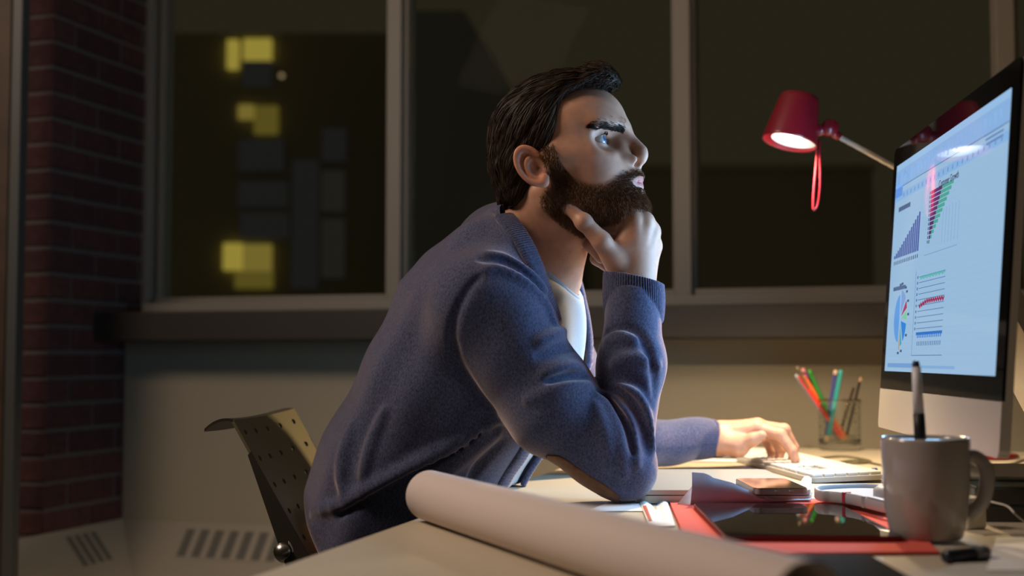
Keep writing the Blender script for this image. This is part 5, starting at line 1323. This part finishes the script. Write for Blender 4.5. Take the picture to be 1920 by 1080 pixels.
fpoly = [on(1278, 1000, zf), on(1255, 945, zf), on(1300, 941, zf), on(1560, 938, zf), on(1700, 975, zf), on(1762, 1040, zf), on(1480, 1042, zf)]
fpoly = [(float(k[0]), float(k[1])) for k in fpoly]
MB().prism(fpoly, zf, zf + .0012).build('back_flap', m_fold, fl, local=False)
MB().prism([(x * .995 + .0015, y * .996 + .005) for x, y in fpoly], zf + .0016, zf + .0030).build('front_flap', m_fold, fl, local=False)
zt0 = zf + .0032; zt = zt0 + .0062
tA, tD = on(1300, 943, zt), on(1360, 1004, zt)
tyv = tA - tD; tyv[2] = 0; TLn = float(np.linalg.norm(tyv)); tyv /= TLn; txv = np.array([tyv[1], -tyv[0], 0]); TWd = .186
TM = frame_m(zup(tD, 0), txv, tyv, EZ)
tb = thing('tablet', 'black glass tablet in a dark red case on the red folder', 'tablet', TM @ Vector((TWd / 2, TLn / 2, zt0)))
m_tglass = mat('tablet_glass', (0.006, 0.006, 0.006), .03, spec=.9); m_dred = mat('dark_red_case', (0.13, 0.006, 0.010), .5)
MB().prism(rrect(0, TWd, 0, TLn, .008), zt0, zt - .0012, TM).build('case', m_dred, tb, local=False)
MB().prism(rrect(.001, TWd - .001, .001, TLn - .001, .008), zt - .0012, zt, TM).build('screen', m_tglass, tb, local=False)

# ================================================================== headphones lying on the tablet's far edge
m_hp = mat('pale_grey_plastic', (0.36, 0.35, 0.36), .4); m_hpi = mat('grey_cushion', (0.24, 0.255, 0.27), .6); m_mark = mat('red_mark', (.38, .01, .035), .5)
zh0 = zt + .0012
hp = thing('headphones', 'folded pale grey headphones with a small red mark, beside the mug', 'headphones', PZ(1600, 940, zh0))
hc_ = P(1622, 934, 1.47); hc_[2] = zh0
hl = [on(1668, 964, zh0), on(1640, 957, zh0), on(1600, 947, zh0), on(1562, 942, zh0), on(1538, 940, zh0), on(1529, 935, zh0), on(1536, 930, zh0), on(1575, 927, zh0), on(1625, 926, zh0), on(1690, 930, zh0)]
hl = smooth_path([zup(k, zh0) for k in hl], 70); V = []; F = []
cen_ = np.mean(hl, axis=0)
for i, p_ in enumerate(hl):
    t_ = hl[min(i + 1, 69)] - hl[max(i - 1, 0)]; t_ /= np.linalg.norm(t_); n_ = np.cross(t_, EZ)
    if n_ @ (p_ - cen_) < 0: n_ = -n_
    for (a_, b_) in ((0, 0), (.0015, .002), (.0015, .0118), (0, .0138), (-.003, .0138), (-.0045, .0118), (-.0045, .002), (-.003, 0)): V.append(p_ + n_ * a_ + EZ * b_)
for i in range(69):
    for j in range(8): F.append((i * 8 + j, i * 8 + (j + 1) % 8, (i + 1) * 8 + (j + 1) % 8, (i + 1) * 8 + j))
F += [tuple(range(8))[::-1], tuple(range(69 * 8, 70 * 8))]
hb = MB().add(V, F).build('headband', m_hp, hp, True, local=False); autosmooth(hb, .7)
hin = [k * .93 + cen_ * .07 for k in hl[4:66]]
MB().prism([(k[0], k[1]) for k in hin], zh0 + .002, zh0 + .0085).build('inner_cushion', m_hpi, hp, local=False)
def bandbox(i0, i1, z0, z1, out, m, nm, inn=-.006):
    V = []; ps = hl[i0:i1 + 1]; F = []
    for p_, i in zip(ps, range(i0, i1 + 1)):
        t_ = hl[min(i + 1, 69)] - hl[max(i - 1, 0)]; t_ /= np.linalg.norm(t_); n_ = np.cross(t_, EZ); n_ = n_ if n_ @ (p_ - cen_) > 0 else -n_
        for a_, b_ in ((out, z0), (out, z1), (inn, z1), (inn, z0)): V.append(p_ + n_ * a_ + EZ * b_)
    for k in range(len(ps) - 1):
        for j in range(4): F.append((k * 4 + j, k * 4 + (j + 1) % 4, k * 4 + 4 + (j + 1) % 4, k * 4 + 4 + j))
    n4 = len(V); F += [(3, 2, 1, 0), (n4 - 4, n4 - 3, n4 - 2, n4 - 1)]
    return MB().add(V, F).build(nm, m, hp, local=False)
i_m = int(np.argmin([abs(960 + 2400 * k[0] / k[1] - 1583) + (0 if i < 35 else 1e3) for i, k in enumerate(hl)]))
bandbox(i_m, i_m + 1, .001, .0145, .0021, m_mark, 'red_mark', -.009)
i_h = int(np.argmin([abs(960 + 2400 * k[0] / k[1] - 1610) + (0 if i < 35 else 1e3) for i, k in enumerate(hl)]))
bandbox(i_h - 1, i_h, -.0002, .0141, .0018, m_hpi, 'hinge')
bandbox(0, max(2, i_h - 2), .0137, .0150, .0016, m_hp, 'top_strip', -.008)
ec = on(1665, 908, DZ + .01); MB().lathe([(0, 0), (.030, 0), (.034, .004), (.034, .016), (.028, .021), (0, .021)], 32, Matrix.Translation(Vector(zup(P(1690, 916, 1.60), DZ + .016)))).build('ear_cup', m_hp, hp, True, local=False)

# ================================================================== mug with a pen
m_mug = mat('white_glaze', (0.36, 0.335, 0.315), .18, coat=.5)
mc_ = P(1736, 900, 1.385); zm = DZ + .0036; mc_[2] = zm; MR = .0464; MH = .1065
mug = thing('mug', 'white mug with a silver pen standing in it', 'mug', mc_)
MT = Matrix.Translation(Vector(mc_))
pr_ = [(0, .0015), (MR * .70, .0015), (MR * .76, .0), (MR * .80, .002), (MR * .86, .012), (MR * .93, .03), (MR * .975, .06), (MR, MH - .004), (MR * .99, MH), (MR * .955, MH + .0005), (MR * .93, MH - .003), (MR * .90, .06), (MR * .84, .025), (MR * .7, .008), (0, .0065)]
MB().lathe(pr_, 64, MT).build('mug_body', m_mug, mug, True, local=False)
hd = MB(); hdir = np.array([.96, -.27, 0]); hdir /= np.linalg.norm(hdir)
hp_ = [mc_ + hdir * (MR * .93) + EZ * .086, mc_ + hdir * (MR + .004) + EZ * .0865, mc_ + hdir * (MR + .0130) + EZ * .078, mc_ + hdir * (MR + .0155) + EZ * .060, mc_ + hdir * (MR + .0105) + EZ * .040, mc_ + hdir * (MR + .000) + EZ * .028, mc_ + hdir * (MR * .90) + EZ * .024]
hd.tube(smooth_path(hp_, 34), .0062, 14, True, 1.25).build('handle', m_mug, mug, True, local=False)
pn = thing('pen', 'silver pen with dark tip and black grip standing in the mug', 'pen', mc_ + EZ * .008)
pt_ = P(1717, 676, 1.365); pbm = P(1726, 830, 1.37); dv = (pbm - pt_); dv /= np.linalg.norm(dv); kz = (mc_[2] + .009 - pt_[2]) / dv[2]; pend = pt_ + dv * kz
AT = lambda s: pt_ + dv * s
m_pens = mat('silver_pen', (.72, .74, .80), .4, .0)
MB().tube([AT(0), AT(.002), AT(.005), AT(.0065)], [.0026, .0036, .0040, .0040], 20).build('pen_cap', mat('dark_blue_tip', (.025, .03, .07), .45), pn, True, local=False)
MB().tube([AT(.0065), AT(.03), AT(.056)], [.0047, .0052, .0058], 20).build('barrel', m_pens, pn, True, local=False)
MB().tube([AT(.056), AT(.075), AT(kz * .85), AT(kz)], [.0060, .0062, .0058, .0020], 20).build('grip', m_blk, pn, True, local=False)

# ================================================================== right-hand side of the desk
m_adp = mat('pale_charger', (.62, .60, .50), .4)
ad_ = on(1833, 993); AMx = yaw_frame(zup(ad_, 0), 20)
ad = thing('charger', 'small white power adapter behind the mug handle, thin cable from its top', 'charger', zup(ad_, DZ))
MB().box(-.014, .014, .0, .028, DZ, DZ + .036, AMx, b=.003).build('body', m_adp, ad, local=False)
MB().tube(smooth_path([AMx @ Vector((.012, .014, DZ + .033)), P(1868, 943, 1.47), P(1890, 950, 1.46), P(1905, 965, 1.45), zup(on(1925, 985), DZ + .002)], 30), .0012, 8).build('cable', mat('white_cable', (.6, .57, .5), .5), ad, True, local=False)
m_plug = mat('dark_plug', (.04, .04, .035), .5)
# dark pen in front of the mug
a_ = on(1772, 1044, DZ + .007); b_ = on(1852, 1036, DZ + .007)
pd = thing('marker_pen', 'dark blue marker pen lying in front of the mug', 'pen', (a_ + b_) / 2 - EZ * .007)
MB().tube([a_, a_ * .95 + b_ * .05, a_ * .35 + b_ * .65], [.0055, .0066, .0066], 18).build('barrel', mat('navy_plastic', (.010, .014, .028), .35), pd, True, local=False)
MB().tube([a_ * .35 + b_ * .65, a_ * .05 + b_ * .95, b_], [.0070, .0070, .0045], 18).build('cap', mat('grey_cap', (.16, .165, .18), .3, .4), pd, True, local=False)
qf = quad(on(1850, 1075), on(1990, 1075), on(1990, 1020), on(1868, 1012), DZ)
sheet('paper_sheet', 'white papers at the right front corner of the desk', 'paper', lambda u, v: qf(u, v) + EZ * (.002 + .006 * v * u), 10, 8, m_paper)
qg = quad(on(1700, 1100), on(1990, 1100), on(1990, 1052), on(1790, 1060), DZ)
sheet('paper_sheet', 'grey paper sheet at the lower right edge of the picture', 'paper', lambda u, v: qg(u, v) + EZ * .001, 8, 6, mat('grey_paper', (.5, .48, .43), .8))
# cables on the desk by the pencil cup
tag(MB().tube(smooth_path([zup(on(1535, 861), DZ + .0022), zup(on(1580, 858), DZ + .0022), zup(on(1622, 864), DZ + .0022), zup(on(1632, 869), DZ + .0022), zup(on(1600, 871), DZ + .0022), zup(on(1575, 869), DZ + .0022), zup(on(1610, 867), DZ + .0030), zup(on(1660, 876), DZ + .0022), zup(on(1700, 884), DZ + .0022)], 70), .0022, 8).build('cable', mat('olive_cable', (.10, .09, .05), .5), None, True), 'dark cable looped on the desk in front of the pencil cup', 'cable')
ea = on(1640, 883, DZ + .006)
eb = thing('earbud', 'blue-tipped earbud lying by the near corner of the keyboard', 'earbud', zup(ea, DZ))
MB().lathe([(0, -.006), (.0045, -.005), (.006, 0), (.0045, .005), (0, .006)], 16, Matrix.Translation(Vector(zup(ea, DZ + .006)))).build('bud', mat('blue_rubber', (.03, .06, .25), .4), eb, True, local=False)
MB().tube(smooth_path([zup(ea, DZ + .005), zup(on(1655, 889), DZ + .0015), zup(on(1672, 886), DZ + .0015), zup(on(1700, 890), DZ + .0015)], 24), .0011, 8).build('cord', m_ccord, eb, True, local=False)

# ================================================================== the large paper roll across the foreground
r0_, r1_ = .0315, .0315
ra_ = on(792, 976); rb_ = on(1225, 1110)
A_ = PZ(805, 976, DZ); B__ = np.array([0.198, 0.865, DZ])
ax_ = B__ - A_; RL = np.linalg.norm(ax_); ax_ /= RL; sd = np.cross(EZ, ax_)
m_roll = mat('drawing_paper', (0.66, 0.565, 0.525), .75, bump=(30, .06, .002))
rl = thing('paper_roll', 'large rolled sheet of pale paper lying across the front of the desk', 'paper roll', (A_ + B__) / 2)
V = []; F = []; turns = 2.6; nt = 150; nl = 24; Rr = .0302
prof = []
for i in range(nt + 1):
    a = 2 * math.pi * turns * i / nt; rr = Rr - .0011 * turns * (i / nt) ; prof.append((rr * math.cos(-a - 1.9), rr * math.sin(-a - 1.9)))
th_ = .00045
for j in range(nl + 1):
    t = j / nl; c0 = A_ + ax_ * RL * t + EZ * (Rr + .0003)
    for s in (0, 1):
        for (u_, v_) in prof:
            l_ = math.hypot(u_, v_); k_ = 1 - s * th_ / l_; V.append(c0 + sd * u_ * k_ + EZ * v_ * k_)
K = 2 * (nt + 1)
for j in range(nl):
    for s in (0, 1):
        for i in range(nt):
            q_ = (j * K + s * (nt + 1) + i, j * K + s * (nt + 1) + i + 1, (j + 1) * K + s * (nt + 1) + i + 1, (j + 1) * K + s * (nt + 1) + i); F.append(q_ if s == 0 else q_[::-1])
for i in range(nt):
    for j in (0, nl): F.append((j * K + i, j * K + i + 1, j * K + nt + 1 + i + 1, j * K + nt + 1 + i))
for j in range(nl):
    for i in (0, nt): F.append((j * K + i, (j + 1) * K + i, (j + 1) * K + nt + 1 + i, j * K + nt + 1 + i))
ro = MB().add(V, F).build('rolled_paper', m_roll, rl, True, local=False); autosmooth(ro, .7)
print('all', round(time.time() - T0, 1))
